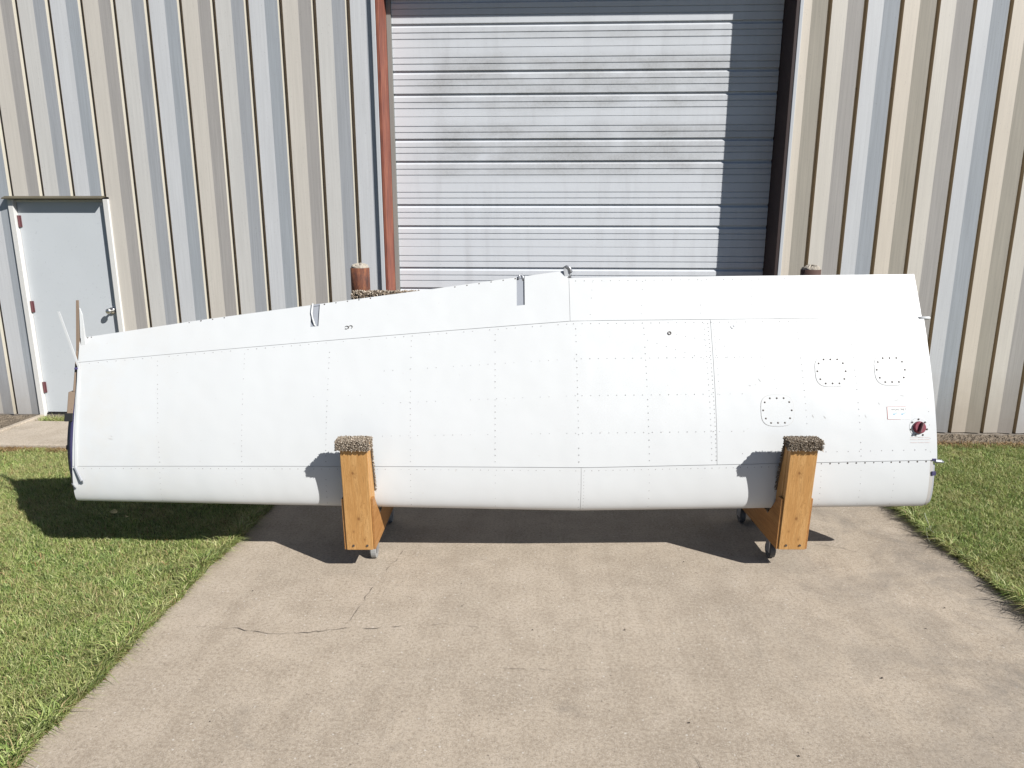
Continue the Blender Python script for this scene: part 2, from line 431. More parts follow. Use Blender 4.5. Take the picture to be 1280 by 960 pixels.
# hairline cracks and a control joint across the slab (real, narrow, slightly proud dirt lines)
def crack(pts, w, seed, step=.03, jag=.010):
    r = random.Random(seed); P = []
    for a, bb in zip(pts[:-1], pts[1:]):
        n = max(2, int(math.hypot(bb[0]-a[0], bb[1]-a[1])/step))
        for i in range(n):
            t = i/n; P.append((a[0]+(bb[0]-a[0])*t+r.uniform(-jag, jag), a[1]+(bb[1]-a[1])*t+r.uniform(-jag, jag)))
    P.append(pts[-1]); v = []; f = []
    for i, p in enumerate(P):
        q = P[min(i+1, len(P)-1)]; o = P[max(i-1, 0)]; d = Vector((q[0]-o[0], q[1]-o[1])).normalized()
        ww = w*r.choice((.05, .15, .4, .8, 1.4))*min(1, .1+min(i, len(P)-1-i)/8)
        v += [(p[0]-d.y*ww, p[1]+d.x*ww, .0045), (p[0]+d.y*ww, p[1]-d.x*ww, .0045)]
        if i: f.append((2*i-2, 2*i-1, 2*i+1, 2*i))
    return v, f
b = MB()
b.add(*crack([(-1.71, 2.956), (-1.50, 2.945), (-1.27, 2.908), (-1.06, 2.938), (-.957, 2.970), (-.80, 2.978), (-.51, 3.026), (-.2, 3.01)], .0015, 1))
b.add(*crack([(-.957, 2.972), (-.92, 3.25), (-.889, 3.548), (-.838, 3.749), (-.80, 4.1)], .0011, 2))
b.add(*crack([(-.26, 2.692), (.05, 2.69), (.381, 2.697), (.55, 2.68)], .0008, 3, jag=.006))
b.add(*crack([(.62, 3.06), (.66, 2.99), (.70, 3.08)], .0013, 5))
b.add(*crack([(.10, 3.09), (.25, 3.10)], .0016, 6))
b.add(*crack([(.55, 2.30), (.60, 2.18), (.62, 2.05), (.60, 1.9)], .0012, 7))
b.add(*crack([(1.6, 4.05), (1.85, 3.99), (2.0, 3.86), (1.98, 3.74)], .0016, 8))
o = b.build('driveway_crack', M['crack'], d2)
# ------------------------------------------------------------------ the metal building
bld = empty('metal_building', (0, WALL, 0))
tag(bld, 'corrugated beige and grey metal building with a large white overhead door', 'building')
PER = .3048
B_OUT, G_IN, A_OUT = -.022, .026, -.014
# profile over one period measured from the rib crest going right: crest, drop to groove floor, back to flat, flat, slope out to next crest
PROF = [(0.0, B_OUT), (.003, G_IN), (.036, G_IN), (.040, A_OUT), (.178, 0.0), (.3048, B_OUT)]
KIND = ['crest', 'groove', 'groove', 'flat', 'slope']
TINT = {0: 1, 1: 2, 2: 0}
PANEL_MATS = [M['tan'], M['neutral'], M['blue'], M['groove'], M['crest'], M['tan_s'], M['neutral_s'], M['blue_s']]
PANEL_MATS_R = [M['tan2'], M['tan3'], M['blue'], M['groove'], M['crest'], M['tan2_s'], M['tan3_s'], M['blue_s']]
def panel(x0, x1, z0, z1, phase, group_k):
    """one sheet of wall cladding between x0 and x1"""
    pts = []
    k0 = math.floor((x0-phase)/PER)-1; k1 = math.ceil((x1-phase)/PER)+1
    segs = []
    for k in range(k0, k1):
        for i in range(5):
            xa, da = PROF[i]; xb, db = PROF[i+1]
            a = phase+k*PER+xa; c = phase+k*PER+xb
            if c <= x0+1e-6 or a >= x1-1e-6: continue
            la, lb = max(a, x0), min(c, x1)
            fa = da+(db-da)*(la-a)/(c-a); fb = da+(db-da)*(lb-a)/(c-a)
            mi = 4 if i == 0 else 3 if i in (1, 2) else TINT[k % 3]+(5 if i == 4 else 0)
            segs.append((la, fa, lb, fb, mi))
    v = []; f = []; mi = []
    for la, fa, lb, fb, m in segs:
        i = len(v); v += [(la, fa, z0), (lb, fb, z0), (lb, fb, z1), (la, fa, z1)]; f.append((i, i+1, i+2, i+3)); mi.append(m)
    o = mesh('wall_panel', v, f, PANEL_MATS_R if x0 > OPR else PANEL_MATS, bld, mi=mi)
    sm = o.modifiers.new('thickness', 'SOLIDIFY'); sm.thickness = .0012; sm.offset = -1
    return o
WTOP = 5.3
PH_L, PH_R = -4.828, 2.435
DOORL, DOORR, DOORT = -5.15, -4.158, 2.205      # personnel door rough opening
OPL, OPR, OPT = -1.48, 2.165, 4.28               # overhead door opening
def run(x0, x1, z0, z1, phase):
    # sheets of three ribs, split at the lap
    k = math.floor((x0-phase)/PER/3)
    x = x0
    while x < x1-1e-6:
        nx = phase+(k+1)*3*PER+2*PER-.0; k += 1
        if nx <= x+.02: continue
        panel(x, min(nx, x1), z0, z1, phase, 0); x = min(nx, x1)
run(-9.0, DOORL, .06, WTOP, PH_L)
run(DOORL, DOORR, DOORT+.02, WTOP, PH_L)
run(DOORR, OPL-.035, .06, WTOP, PH_L)
run(OPL-.035, OPR+.035, OPT+.06, WTOP, PH_L)
run(OPR+.035, 8.6, .0, WTOP, PH_R)
# rest of the shell
b = MB(); b.box(-9.0, -8.95, .03, 12, 0, WTOP); b.build('side_wall', M['neutral'], bld)
b = MB(); b.box(8.55, 8.6, .03, 12, 0, WTOP); b.build('side_wall', M['neutral'], bld)
b = MB(); b.box(-8.95, 8.55, 11.95, 12, 0, WTOP); b.build('back_wall', M['neutral'], bld)
b = MB(); b.prism_x([(-.12, WTOP+.01), (-.12, WTOP+.06), (6, WTOP+.9), (12.1, WTOP+.06), (12.1, WTOP+.01), (6, WTOP+.85)], -9.1, 8.7); b.build('roof', M['roof'], bld)
b = MB(); b.box(-9.1, OPL-.04, -.01, .2, -.1, .058); b.build('footing', M['footing'], bld)
# broken footing lip under the right-hand sheets
v = []; f = []; nx = 120; r = random.Random(5)
for i in range(nx+1):
    x = OPR+.06+(8.6-OPR)*i/nx; j = r.uniform(-.018, .018)
    v += [(x, -.105+j, -.06), (x, -.095+j*1.3, .000+r.uniform(-.022, .004)), (x, -.035, -.002+r.uniform(-.012, .0)), (x, .12, -.003)]
for i in range(nx):
    for k in range(3): a = 4*i+k; f.append((a, a+4, a+5, a+1))
mesh('footing', v, f, M['footing'], bld)
# fastener rows
b = MB()
for ph, xa, xb in ((PH_L, -8.5, OPL), (PH_R, OPR, 8.4)):
    for z in (.95, 2.05, 3.15, 4.25):
        k = math.ceil((xa-ph)/PER)
        while ph+k*PER < xb-.05:
            for dx, dy in ((.026, G_IN-.002), (.115, -.002)):
                x = ph+k*PER+dx
                if not (DOORL-.02 < x < DOORR+.02 and z < DOORT+.03) and x < xb:
                    b.tube([(x, dy+.004, z), (x, dy-.004, z)], .0042 if dy > 0 else .0025, 6)
            k += 1
o = b.build('panel_fasteners', M['olive'], bld); o['kind'] = 'stuff'

# --- overhead door
REC = .29
b = MB(); b.box(OPL, OPR, REC+.03, REC+.06, .0, OPT+.25)
od = b.build('overhead_door', M['trim'], bld); od['label'] = 'white sectional overhead door with smoky grime across its middle'
SEC = .61; J0 = 3.588
# profile of one section, depth (negative = toward viewer) against distance below the top joint
def sec_profile():
    p = [(0.0, .006), (.004, 0.0)]
    thin = [.082, .137]; thick = .2
    for base in (0.0, .203, .406):
        for d in (thin[0], thin[1]):
            z = base+d-(.012 if base else 0)
            p += [(z-.001, 0.0), (z+.002, .0075), (z+.0065, .0075), (z+.009, 0.0)]
        if base < .4:
            z = base+thick
            p += [(z-.004, 0.0), (z-.002, .016), (z+.015, .016), (z+.032, .0)]
    p += [(.606, 0.0), (.61, .006)]
    return p
SP = sec_profile()
def door_section(ztop):
    v = []; f = []; n = len(SP)
    for z, d in SP: v += [(OPL+.045, REC+d, ztop-z), (OPR-.004, REC+d, ztop-z)]
    for i in range(n-1): f.append((2*i, 2*i+2, 2*i+3, 2*i+1))
    v += [(OPL+.045, REC+.029, ztop-.61), (OPR-.004, REC+.029, ztop-.61), (OPL+.045, REC+.029, ztop), (OPR-.004, REC+.029, ztop)]
    m = 2*n; f += [(m-2, m, m+1, m-1), (m, m+2, m+3, m+1), (m+2, 0, 1, m+3)]
    return mesh('door_section', v, f, M['slat'], od)
for k in range(-2, 6):
    zt = J0 - k*SEC
    if zt-.61 > -.06: door_section(zt)
# jambs: steel channels lining the opening
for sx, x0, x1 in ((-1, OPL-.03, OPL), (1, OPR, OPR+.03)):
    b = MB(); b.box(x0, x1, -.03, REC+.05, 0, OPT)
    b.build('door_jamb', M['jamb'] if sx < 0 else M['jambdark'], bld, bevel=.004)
b = MB(); b.box(OPL-.03, OPR+.03, -.03, REC+.05, OPT, OPT+.05); b.build('door_header', M['jamb'], bld)
for x0, x1 in ((OPL-.068, OPL-.032), (OPR+.032, OPR+.062)):
    b = MB(); b.box(x0, x1, -.034, .0, .02, OPT+.06); b.build('jamb_trim', M['trim'], bld, bevel=.003)
b = MB(); b.box(OPL+.002, OPL+.043, REC-.018, REC+.02, .0, OPT); b.build('weather_strip', M['seal'], bld)
# bottom seal
# --- personnel door
b = MB()
b.box(DOORL, DOORL+.05, -.036, .10, .045, DOORT); b.box(DOORR-.05, DOORR, -.036, .10, .045, DOORT)
b.box(DOORL+.0502, DOORR-.0502, -.004, .10, DOORT-.022, DOORT-.001)
b.build('door_frame', M['frame'], bld, bevel=.003)
b = MB(); b.box(DOORL+.053, DOORR-.053, .012, .06, .085, DOORT-.024)
pd = b.build('personnel_door', M['door'], bld); pd['label'] = 'pale blue grey steel door with three maroon hinges'
for z in (2.0, 1.17, .345):
    b = MB(); b.tube([(DOORL+.060, -.001, z-.055), (DOORL+.060, -.001, z+.055)], .010, 8); b.box(DOORL+.053, DOORL+.080, .004, .0115, z-.055, z+.055)
    b.build('hinge', M['hinge'], pd)
b = MB()
kx, kz = DOORR-.115, 1.135
b.tube([(kx, .013, kz), (kx, -.006, kz)], .032, 16); b.tube([(kx, -.002, kz), (kx, -.047, kz)], .011, 10)
b.tube([(kx, -.072, kz), (kx, -.062, kz), (kx, -.050, kz), (kx, -.040, kz)], [.018, .028, .028, .012], 14)
b.build('door_knob', M['steel'], pd, smooth=True)
b = MB(); b.box(DOORL+.05, DOORR-.05, .0, .10, .045, .075); b.build('threshold', M['dark'], bld)
b = MB(); b.prism_x([(-.034, DOORT+.014), (-.082, DOORT+.0), (-.082, DOORT+.010), (-.034, DOORT+.03), (.02, DOORT+.03), (.02, DOORT+.02)], DOORL-.02, DOORR-.035)
b.build('drip_cap', M['olive'], bld)

# ------------------------------------------------------------------ bollards beside the overhead door
def bollard(x, y, label, seed, pm):
    e = empty('bollard', (x, y, 0)); tag(e, label, 'bollard', 'pipe bollards guarding the overhead door')
    b = MB(); n = 28; v = []; f = []
    for z in (0, .5, 1.0, 1.4, 1.585):
        for k in range(n): a = 2*math.pi*k/n; v.append((.085*math.cos(a), .085*math.sin(a), z))
    for k in range(n): a = 2*math.pi*k/n; v.append((.078*math.cos(a), .078*math.sin(a), 1.585))
    for i in range(5):
        for k in range(n): f.append((i*n+k, i*n+(k+1) % n, (i+1)*n+(k+1) % n, (i+1)*n+k))
    mesh('pipe', v, f, pm, e, smooth=True)
    r = random.Random(seed); v = []; f = []
    rings = [(.079, 1.57), (.079, 1.592), (.070, 1.606), (.048, 1.614), (.02, 1.622)]
    for rr, z in rings:
        for k in range(n):
            a = 2*math.pi*k/n; q = rr*(1+r.uniform(-.06, .02)); v.append((q*math.cos(a), q*math.sin(a), z+r.uniform(-.011, .011)*(z > 1.58)))
    v.append((0, 0, 1.620))
    for i in range(4):
        for k in range(n): f.append((i*n+k, i*n+(k+1) % n, (i+1)*n+(k+1) % n, (i+1)*n+k))
    for k in range(n): f.append((4*n+k, 4*n+(k+1) % n, 5*n))
    mesh('concrete_fill', v, f, M['cap'], e)
    return e
bollard(-1.655, 6.2, 'rusty concrete-filled pipe bollard left of the overhead door', 1, M['rust'])
bollard(2.36, 6.2, 'dark rusty pipe bollard top right of the overhead door', 2, M['rustdark'])

# ------------------------------------------------------------------ the aircraft wing
CH = 1.626
XS = [0,.003,.0065,.0125,.025,.05,.075,.1,.15,.2,.25,.3,.4,.5,.6,.7,.8,.9,1]
UPS = [x/100 for x in (0,1.02,1.53,2.15,2.99,4.13,4.96,5.63,6.61,7.26,7.67,7.88,7.80,7.24,6.36,5.18,3.75,2.08,.13)]
LOS = [-x/100 for x in (0,.86,1.24,1.65,2.27,3.01,3.46,3.75,4.10,4.23,4.22,4.12,3.80,3.34,2.76,2.14,1.50,.82,.13)]
PHI = R(19.63); TILT = .0107; SB, ST, SR = .2, -2.665, 2.264; H0 = .329
def wgeom(s):
    tau = max(0.0, (SB-s)/(SB-ST))
    return .093*tau, CH-(.53)*tau
def wloc(s, c, t):
    d = c*math.sin(PHI)-t*math.cos(PHI); z = H0+(s-SB)*TILT+c*math.cos(PHI)+t*math.sin(PHI)
    tau = max(0.0, (SB-s)/(SB-ST))
    return Vector((s-.044*max(0.0, c/1.03)**2.6*tau**4, d, z))
def smooth_interp(f, ys_):
    # monotone-ish Catmull-Rom on sqrt spacing for a round nose
    g = math.sqrt(max(f, 0)); xs = [math.sqrt(x) for x in XS]
    i = min(max(int(np.searchsorted(xs, g))-1, 0), len(xs)-2)
    h = xs[i+1]-xs[i]; u = (g-xs[i])/h
    def sl(j):
        a, c = max(j-1, 0), min(j+1, len(xs)-1); return (ys_[c]-ys_[a])/(xs[c]-xs[a])
    m0, m1 = sl(i)*h, sl(i+1)*h
    return (2*u**3-3*u*u+1)*ys_[i]+(u**3-2*u*u+u)*m0+(-2*u**3+3*u*u)*ys_[i+1]+(u**3-u*u)*m1
def wsurf(s, g, off=0.0):
    """g>0 upper surface fraction, g<0 lower surface fraction; off = outward offset in metres"""
    c0, ch = wgeom(s); f = abs(g)
    t = smooth_interp(f, UPS if g >= 0 else LOS)*ch
    p = wloc(s, c0+f*ch, t)
    if off:
        e = 1e-4
        def q(gg):
            ff = abs(gg); return wloc(s, c0+ff*ch, smooth_interp(ff, UPS if gg >= 0 else LOS)*ch)
        du = (q(g+e)-q(g-e)).normalized(); n = du.cross(Vector((1, 0, 0))); n.normalize()
        # outward: away from chord mid line
        mid = wloc(s, c0+.35*ch, .015*ch)
        if n.dot(p-mid) < 0: n = -n
        p = p+n*off
    return p
wing = empty('aircraft_wing', (0, 3.704, 0), R(3.2))
tag(wing, 'long white riveted aircraft wing stored leading edge down across both stands', 'aircraft wing')

def lin(a, b_, n): return [a+(b_-a)*i/(n-1) for i in range(n)]
def lseam(s):   # leading edge skin seam
    return .150+(.012*(s-.25)/2.2 if s > .25 else .028*(.25-s)/2.9)
def useam(s):
    return .676 if s > .18 else .676+(.728-.676)*(.18-s)/2.85
def tedge(s):
    pts = [(-2.67, .864), (-2.0, .876), (-1.3, .876), (-.59, .874), (.179, .875)]
    if s > .18: return .843
    for (a, fa), (c, fc) in zip(pts[:-1], pts[1:]):
        if s <= c: return fa+(fc-fa)*(s-a)/(c-a)
    return pts[-1][1]
def gs_round(a, b_, n):
    # samples dense near nose (g crosses 0)
    q = lin(math.copysign(math.sqrt(abs(a)), a), math.copysign(math.sqrt(abs(b_)), b_), n)
    return [math.copysign(x*x, x) for x in q]
def skin(name, ss, gfun, m, off=0.0, holes=()):
    v = []; f = []; rows = []
    for s in ss:
        gs = gfun(s); rows.append(len(gs))
        for g in gs: v.append(wsurf(s, g, off))
    n = rows[0]
    for i in range(len(ss)-1):
        sm = (ss[i]+ss[i+1])/2
        for j in range(n-1):
            if any(h0 < sm < h1 and j >= jj for h0, h1, jj in holes): continue
            a = i*n+j; f.append((a, a+1, a+n+1, a+n))
    o = mesh(name, v, f, m, wing, smooth=True)
    bm = bmesh.new(); bm.from_mesh(o.data)
    # face normals outward
    bm.normal_update()
    bm.faces.ensure_lookup_table()
    fc = bm.faces[len(bm.faces)//2]; s0 = fc.calc_center_median(); c0, ch = wgeom(s0.x)
    if fc.normal.dot(s0-wloc(s0.x, c0+.35*ch, .015*ch)) < 0: bmesh.ops.reverse_faces(bm, faces=bm.faces)
    bm.to_mesh(o.data); bm.free()
    return o
GAP = .0009
SQ = lambda a, b_: (lambda s: [x for x in lin(a(s)+GAP/1.4, b_(s)-GAP/1.4, 14)])
root_le = 2.222
skin('leading_edge_skin', lin(ST, .23-GAP, 22), lambda s: gs_round(-.16, lseam(s)-GAP/1.4, 34), M['white'], .0012)
skin('leading_edge_skin', lin(.23+GAP, root_le, 16), lambda s: gs_round(-.16, lseam(s)-GAP/1.4, 34), M['white'], .0012)
skin('upper_skin', lin(ST, .18, 22)+lin(.181, 1.004-GAP, 10), SQ(lseam, useam), M['white'])
skin('upper_skin', lin(1.004+GAP, SR, 10), SQ(lseam, useam), M['white'], .0006)
ss = sorted(set([round(x, 4) for x in lin(ST, .180-GAP, 24)] + [-1.344, -1.297, -.132, -.085]))
skin('trailing_edge_skin', ss, lambda s: [useam(s)+GAP/1.4+(tedge(s)-useam(s)-GAP)*k/10 for k in range(11)], M['white'], .0008,
     holes=((-1.344, -1.297, 4), (-.132, -.085, 4)))
skin('trailing_edge_skin', lin(.180+GAP, SR-.012, 12), lambda s: lin(useam(s)+GAP/1.4, tedge(s), 8), M['white'], .0004)
skin('lower_skin', lin(ST, SR, 30), lambda s: [-x for x in lin(.161, tedge(s)-.002, 12)], M['white'])
# inner structure just below the skins: shows as the thin dark seams, closes the ends
v = []; f = []; ss = lin(ST+.006, SR-.02, 40); G = gs_round(-.82, .735, 60)
for s in ss:
    for g in G: v.append(wsurf(s, g, -.004))
n = len(G)
for i in range(len(ss)-1):
    for j in range(n-1): a = i*n+j; f.append((a, a+1, a+n+1, a+n))
    f.append((i*n, (i+1)*n, (i+2)*n-1, (i+1)*n-1))
mesh('inner_structure', v, f, M['seamshade'], wing, smooth=False)
# trailing edge closing channel
v = []; f = []
ss = lin(ST, SR-.012, 40)
for s in ss: v += [wsurf(s, tedge(s)-.006, -.003), wsurf(s, -(tedge(s)-.006), -.003)]
for i in range(len(ss)-1): f.append((2*i, 2*i+1, 2*i+3, 2*i+2))
mesh('rear_channel', v, f, M['greyalu'], wing)
# end ribs
def end_rib(name, s, gmax, inset, m):
    G = gs_round(-gmax, gmax, 60); v = [wsurf(s, g, -inset) for g in G]
    o = mesh(name, v, [tuple(range(len(v)))], m, wing)
    md = o.modifiers.new('sheet', 'SOLIDIFY'); md.thickness = .004; md.offset = 0
    return o
end_rib('root_rib', SR-.03, .82, .006, M['greyalu'])
end_rib('tip_rib', ST+.012, .82, .002, M['primer'])
# root lip below the seam: bare flange where the leading edge skin stops short
v = []; f = []
G = gs_round(-.15, .148, 30)
for s in (root_le-.01, SR-.004):
    for g in G: v.append(wsurf(s, g, -.0025 - (.012 if s > root_le else 0)))
n = len(G)
for j in range(n-1): f.append((j, j+1, n+j+1, n+j))
o = mesh('root_flange', v, f, M['greyalu'], wing, smooth=True)

# rivets
RV = MB(); SC = MB()
def dome(mb, s, g, r, h, n=6):
    p = wsurf(s, g, .0008); e = 2e-3
    a = (wsurf(s+e, g, .0008)-p).normalized(); c = (wsurf(s, g+e, .0008)-p).normalized(); nn = a.cross(c).normalized()
    if nn.y > 0: nn = -nn
    v = []; f = []
    for rr, hh in ((r, -.0005), (r*.8, h*.75)):
        for k in range(n):
            t = 2*math.pi*k/n; v.append(p+a*rr*math.cos(t)+c*rr*math.sin(t)+nn*hh)
    v.append(p+nn*h)
    for k in range(n): f.append((k, (k+1) % n, n+(k+1) % n, n+k)); f.append((n+k, n+(k+1) % n, 2*n))
    mb.add(v, f)
rr_ = random.Random(3)
def row(p0, p1, sp, r=.0030, mb=RV, drop=.0):
    L_ = math.hypot((p1[0]-p0[0]), (p1[1]-p0[1])*1.5); n = max(2, int(L_/sp))
    for i in range(n+1):
        if rr_.random() < drop: continue
        t = i/n; dome(mb, p0[0]+(p1[0]-p0[0])*t, p0[1]+(p1[1]-p0[1])*t, r*rr_.uniform(.75, 1.2), r*.35)
def seam_row(fun, s0, s1, dg, sp, r=.0030, mb=RV, drop=0):
    n = max(1, int((s1-s0)/sp))
    for i in range(n+1):
        s = s0+(s1-s0)*i/n
        if rr_.random() >= drop: dome(mb, s, fun(s)+dg, r*rr_.uniform(.75, 1.2), r*.35)
seam_row(lseam, -2.6, .2, -.011, .045, drop=.1); seam_row(lseam, .25, 1.5, -.011, .040, .0034)
seam_row(lseam, 1.60, 2.2, -.004, .050, .0052, SC); seam_row(lseam, 1.5, 2.2, +.037, .062, .0034)
seam_row(lseam, 1.15, 1.5, +.037, .05, .003)
seam_row(useam, -2.6, .16, -.010, .05, drop=.2); seam_row(useam, .2, 2.22, -.011, .05, .0032)
seam_row(tedge, .22, 2.2, -.013, .052, .0032)
for s0, s1 in ((-2.62, -2.6), (-2.05, -1.85), (-1.27, -1.0), (-.5, -.14)):
    seam_row(tedge, s0, max(s1, s0+.01), -.005, .066, .0046, SC)
for st, sb_ in ((-2.213, -2.167), (-1.714, -1.70), (-1.222, -1.222), (-.748, -.740), (-.259, -.258), (.212, .218), (.611, .619), (1.510, 1.527), (1.817, 1.828)):
    row((st, useam(st)-.03), (sb_, lseam(sb_)+.02), .034, .0028 if st < -.3 else .0033, drop=.12)
    row((sb_, lseam(sb_)-.03), (sb_, .012), .034, .0030, drop=.05)
row((.245, .135), (.245, .008), .016, .0028)
row((.988, .66), (1.0, .17), .022, .0030); row((.965, .66), (.975, .17), .03, .0028)
row((1.02, .66), (1.03, .40), .035, .0026); row((1.265, .65), (1.30, .5), .04, .0028); row((1.33, .55), (1.36, .42), .04, .0022)
row((2.019, .125), (2.019, .01), .030, .0030); row((1.6, .13), (1.6, .01), .03, .003)
for st in (.30, .60, .95, 1.25, 1.55, 1.72, 1.75, 2.0): row((st, .70), (st+.02, .825), .04, .0026, drop=.3)
for g in (.535, .402, .270):
    row((-.9, g+.012), (.2, g), .05, .0024, drop=.3); row((.24, g), (.985, g), .048, .0031); row((1.02, g), (1.16, g), .05, .003)
row((-1.3, .46), (-.9, .45), .06, .002, drop=.3)
row((1.03, .534), (1.33, .534), .05, .003)
row((2.225, .66), (2.225, .19), .07, .0026)
for a, c in (((.63, .60), (.95, .53)), ((.80, .62), (.96, .60)), ((1.05, .60), (1.10, .55))): row(a, c, .05, .0026)
o = RV.build('rivets', M['rivet'], wing); o['kind'] = 'stuff'
o = SC.build('edge_screws', M['screw'], wing); o['kind'] = 'stuff'

# patches that follow the skin
def patch(name, outline, m, off, parent=wing, n_in=1, rim=True):
    """outline: list of (s,g); a plate following the skin, thickness off"""
    cs = sum(p[0] for p in outline)/len(outline); cg = sum(p[1] for p in outline)/len(outline)
    n = len(outline); v = []; f = []
    rings = (1.0, .66, .33)
    for k in rings: v += [wsurf(cs+(s-cs)*k, cg+(g-cg)*k, off) for s, g in outline]
    v.append(wsurf(cs, cg, off))
    for i in range(2):
        for k in range(n): f.append((i*n+k, i*n+(k+1) % n, (i+1)*n+(k+1) % n, (i+1)*n+k))
    for k in range(n): f.append((2*n+k, 2*n+(k+1) % n, 3*n))
    if rim:
        b0 = len(v); v += [wsurf(s, g, -.001) for s, g in outline]
        for k in range(n): f.append((b0+k, b0+(k+1) % n, (k+1) % n, k))
    o = mesh(name, v, f, m, parent)
    bm = bmesh.new(); bm.from_mesh(o.data); bmesh.ops.recalc_face_normals(bm, faces=bm.faces)
    bm.normal_update(); fcs = [q for q in bm.faces][0:1]
    if fcs and fcs[0].normal.y > 0: bmesh.ops.reverse_faces(bm, faces=bm.faces)
    bm.to_mesh(o.data); bm.free(); return o
def superoval(cs, cg, hs, hg, n=40, p=3.2):
    out = []
    for k in range(n):
        t = 2*math.pi*k/n; c, s_ = math.cos(t), math.sin(t)
        out.append((cs+hs*math.copysign(abs(c)**(2/p), c), cg+hg*math.copysign(abs(s_)**(2/p), s_)))
    return out
for k, (cs, cg) in enumerate(((1.684, .4785), (2.029, .4812), (1.356, .3413))):
    ring = patch('access_panel_ring', superoval(cs, cg, .0960, .0563), M['seamshade'], .0011)
    ap = patch('access_panel', superoval(cs, cg, .0942, .0552), M['white'], .0024)
    sc = MB()
    for (u, w) in ((-.45, .86), (0, .86), (.45, .86), (.80, .58), (.93, 0), (.80, -.55), (.45, -.86), (0, -.86), (-.45, -.86), (-.78, -.55), (-.93, .02), (-.80, .58)):
        s, g = cs+u*.088, cg+w*.0505; p = wsurf(s, g, .0026)
        a = Vector((1, 0, 0)); c = (wsurf(s, g+.002)-wsurf(s, g)).normalized(); nn = a.cross(c).normalized(); nn = nn if nn.y < 0 else -nn
        v = [p+(a*math.cos(t)+c*math.sin(t))*.0056+nn*.0004 for t in [i*math.pi/4 for i in range(8)]]
        sc.add(v + [p+nn*.0022], [(i, (i+1) % 8, 8) for i in range(8)])
    o = sc.build('panel_screws', M['screw'], ap); o['kind'] = 'stuff'
# fuel cap
cs, cg = 2.163, .2755
p = wsurf(cs, cg); a = Vector((1, 0, 0)); c = (wsurf(cs, cg+.002)-p).normalized(); nn = a.cross(c).normalized(); nn = nn if nn.y < 0 else -nn
def cyl(mb, ctr, r0, r1, h0, h1, n=24, ru=1.0):
    v = [ctr+(a*math.cos(2*math.pi*k/n)+c*math.sin(2*math.pi*k/n)*ru)*r0+nn*h0 for k in range(n)] + [ctr+(a*math.cos(2*math.pi*k/n)+c*math.sin(2*math.pi*k/n)*ru)*r1+nn*h1 for k in range(n)]
    f = [(k, (k+1) % n, n+(k+1) % n, n+k) for k in range(n)] + [tuple(range(n, 2*n))]
    mb.add(v, f)
b = MB(); cyl(b, p, .056, .0545, -.001, .0016); cpf = b.build('fuel_filler_plate', M['white'], wing)
b = MB()
for k in range(7):
    t = 2*math.pi*(k+.75)/7; cyl(b, p+(a*math.cos(t)+c*math.sin(t))*.047, .0055, .004, .003, .0055, 8)
o = b.build('filler_screws', M['screw'], cpf); o['kind'] = 'stuff'
b = MB(); cyl(b, p, .036, .034, .003, .014); cyl(b, p, .034, .030, .014, .018)
cap = b.build('fuel_cap', M['red'], wing, bevel=.001)
tab = MB()
u = (a*.35+c*.94).normalized(); w = nn.cross(u)
v = []
for uu, ww, hh in ((-.030, -.007, .018), (.030, -.007, .018), (.030, .007, .018), (-.030, .007, .018), (-.028, -.003, .036), (.028, -.003, .036), (.028, .003, .036), (-.028, .003, .036)):
    v.append(p+u*uu+w*ww+nn*hh)
tab.add(v, [(4, 5, 6, 7), (0, 1, 5, 4), (1, 2, 6, 5), (2, 3, 7, 6), (3, 0, 4, 7)])
tab.build('cap_handle', M['hinge'], cap)

# placards (flat print)
def rect_patch(name, s0, s1, g0, g1, m, off, parent=wing):
    v = []; f = []; ns = 6
    for i in range(ns+1):
        s = s0+(s1-s0)*i/ns
        for g in (g0, g1): v.append(wsurf(s, g, off))
    for i in range(ns): f.append((2*i, 2*i+2, 2*i+3, 2*i+1))
    return mesh(name, v, f, m, parent)
pl = rect_patch('fuel_placard', 1.986, 2.118, .3055, .3495, M['decal'], .0018)
b = MB()
for s0, s1, g0, g1 in ((1.986, 1.9885, .3055, .3495), (1.9885, 2.095, .3482, .3495), (1.9885, 2.060, .3055, .3070)):
    v = [wsurf(s0, g0, .0022), wsurf(s1, g0, .0022), wsurf(s1, g1, .0022), wsurf(s0, g1, .0022)]; b.add(v, [(0, 1, 2, 3)])
b.build('placard_border', M['redprint'], pl)
def text_on(txt, s0, g0, height, width, m, parent):
    cu = bpy.data.curves.new('txt', 'FONT'); cu.body = txt; cu.resolution_u = 2
    tmp = bpy.data.objects.new('txt', cu); COL.objects.link(tmp)
    dg = bpy.context.evaluated_depsgraph_get(); me = bpy.data.meshes.new_from_object(tmp.evaluated_get(dg))
    bpy.data.objects.remove(tmp)
    xs = [q.co.x for q in me.vertices]; ys_ = [q.co.y for q in me.vertices]
    x0, x1, y0, y1 = min(xs), max(xs), min(ys_), max(ys_)
    for q in me.vertices:
        q.co = wsurf(s0+(q.co.x-x0)/(x1-x0)*width, g0+(q.co.y-y0)/(y1-y0)*height/CH, .0023)
    return link('placard_text', me, m, parent)
text_on('AVGAS ONLY', 2.010, .3360, .0125, .086, M['inkprint'], pl)
def arrow(s0, g0, sx):
    return [(s0, g0), (s0+sx*.020, g0+.0095), (s0+sx*.011, g0+.0095), (s0-sx*.004, g0+.004)]
b = MB()
for s0 in (2.020, 2.067):
    for pts in ([(s0, .3205), (s0+.022, .3300), (s0+.026, .3285), (s0+.006, .3195)], [(s0-.003, .3255), (s0+.010, .3265), (s0+.008, .3235), (s0-.001, .3205)]):
        b.add([wsurf(s_, g_, .0023) for s_, g_ in pts], [(0, 1, 2, 3)])
b.build('placard_print', M['blueprint'], pl)
b = MB()
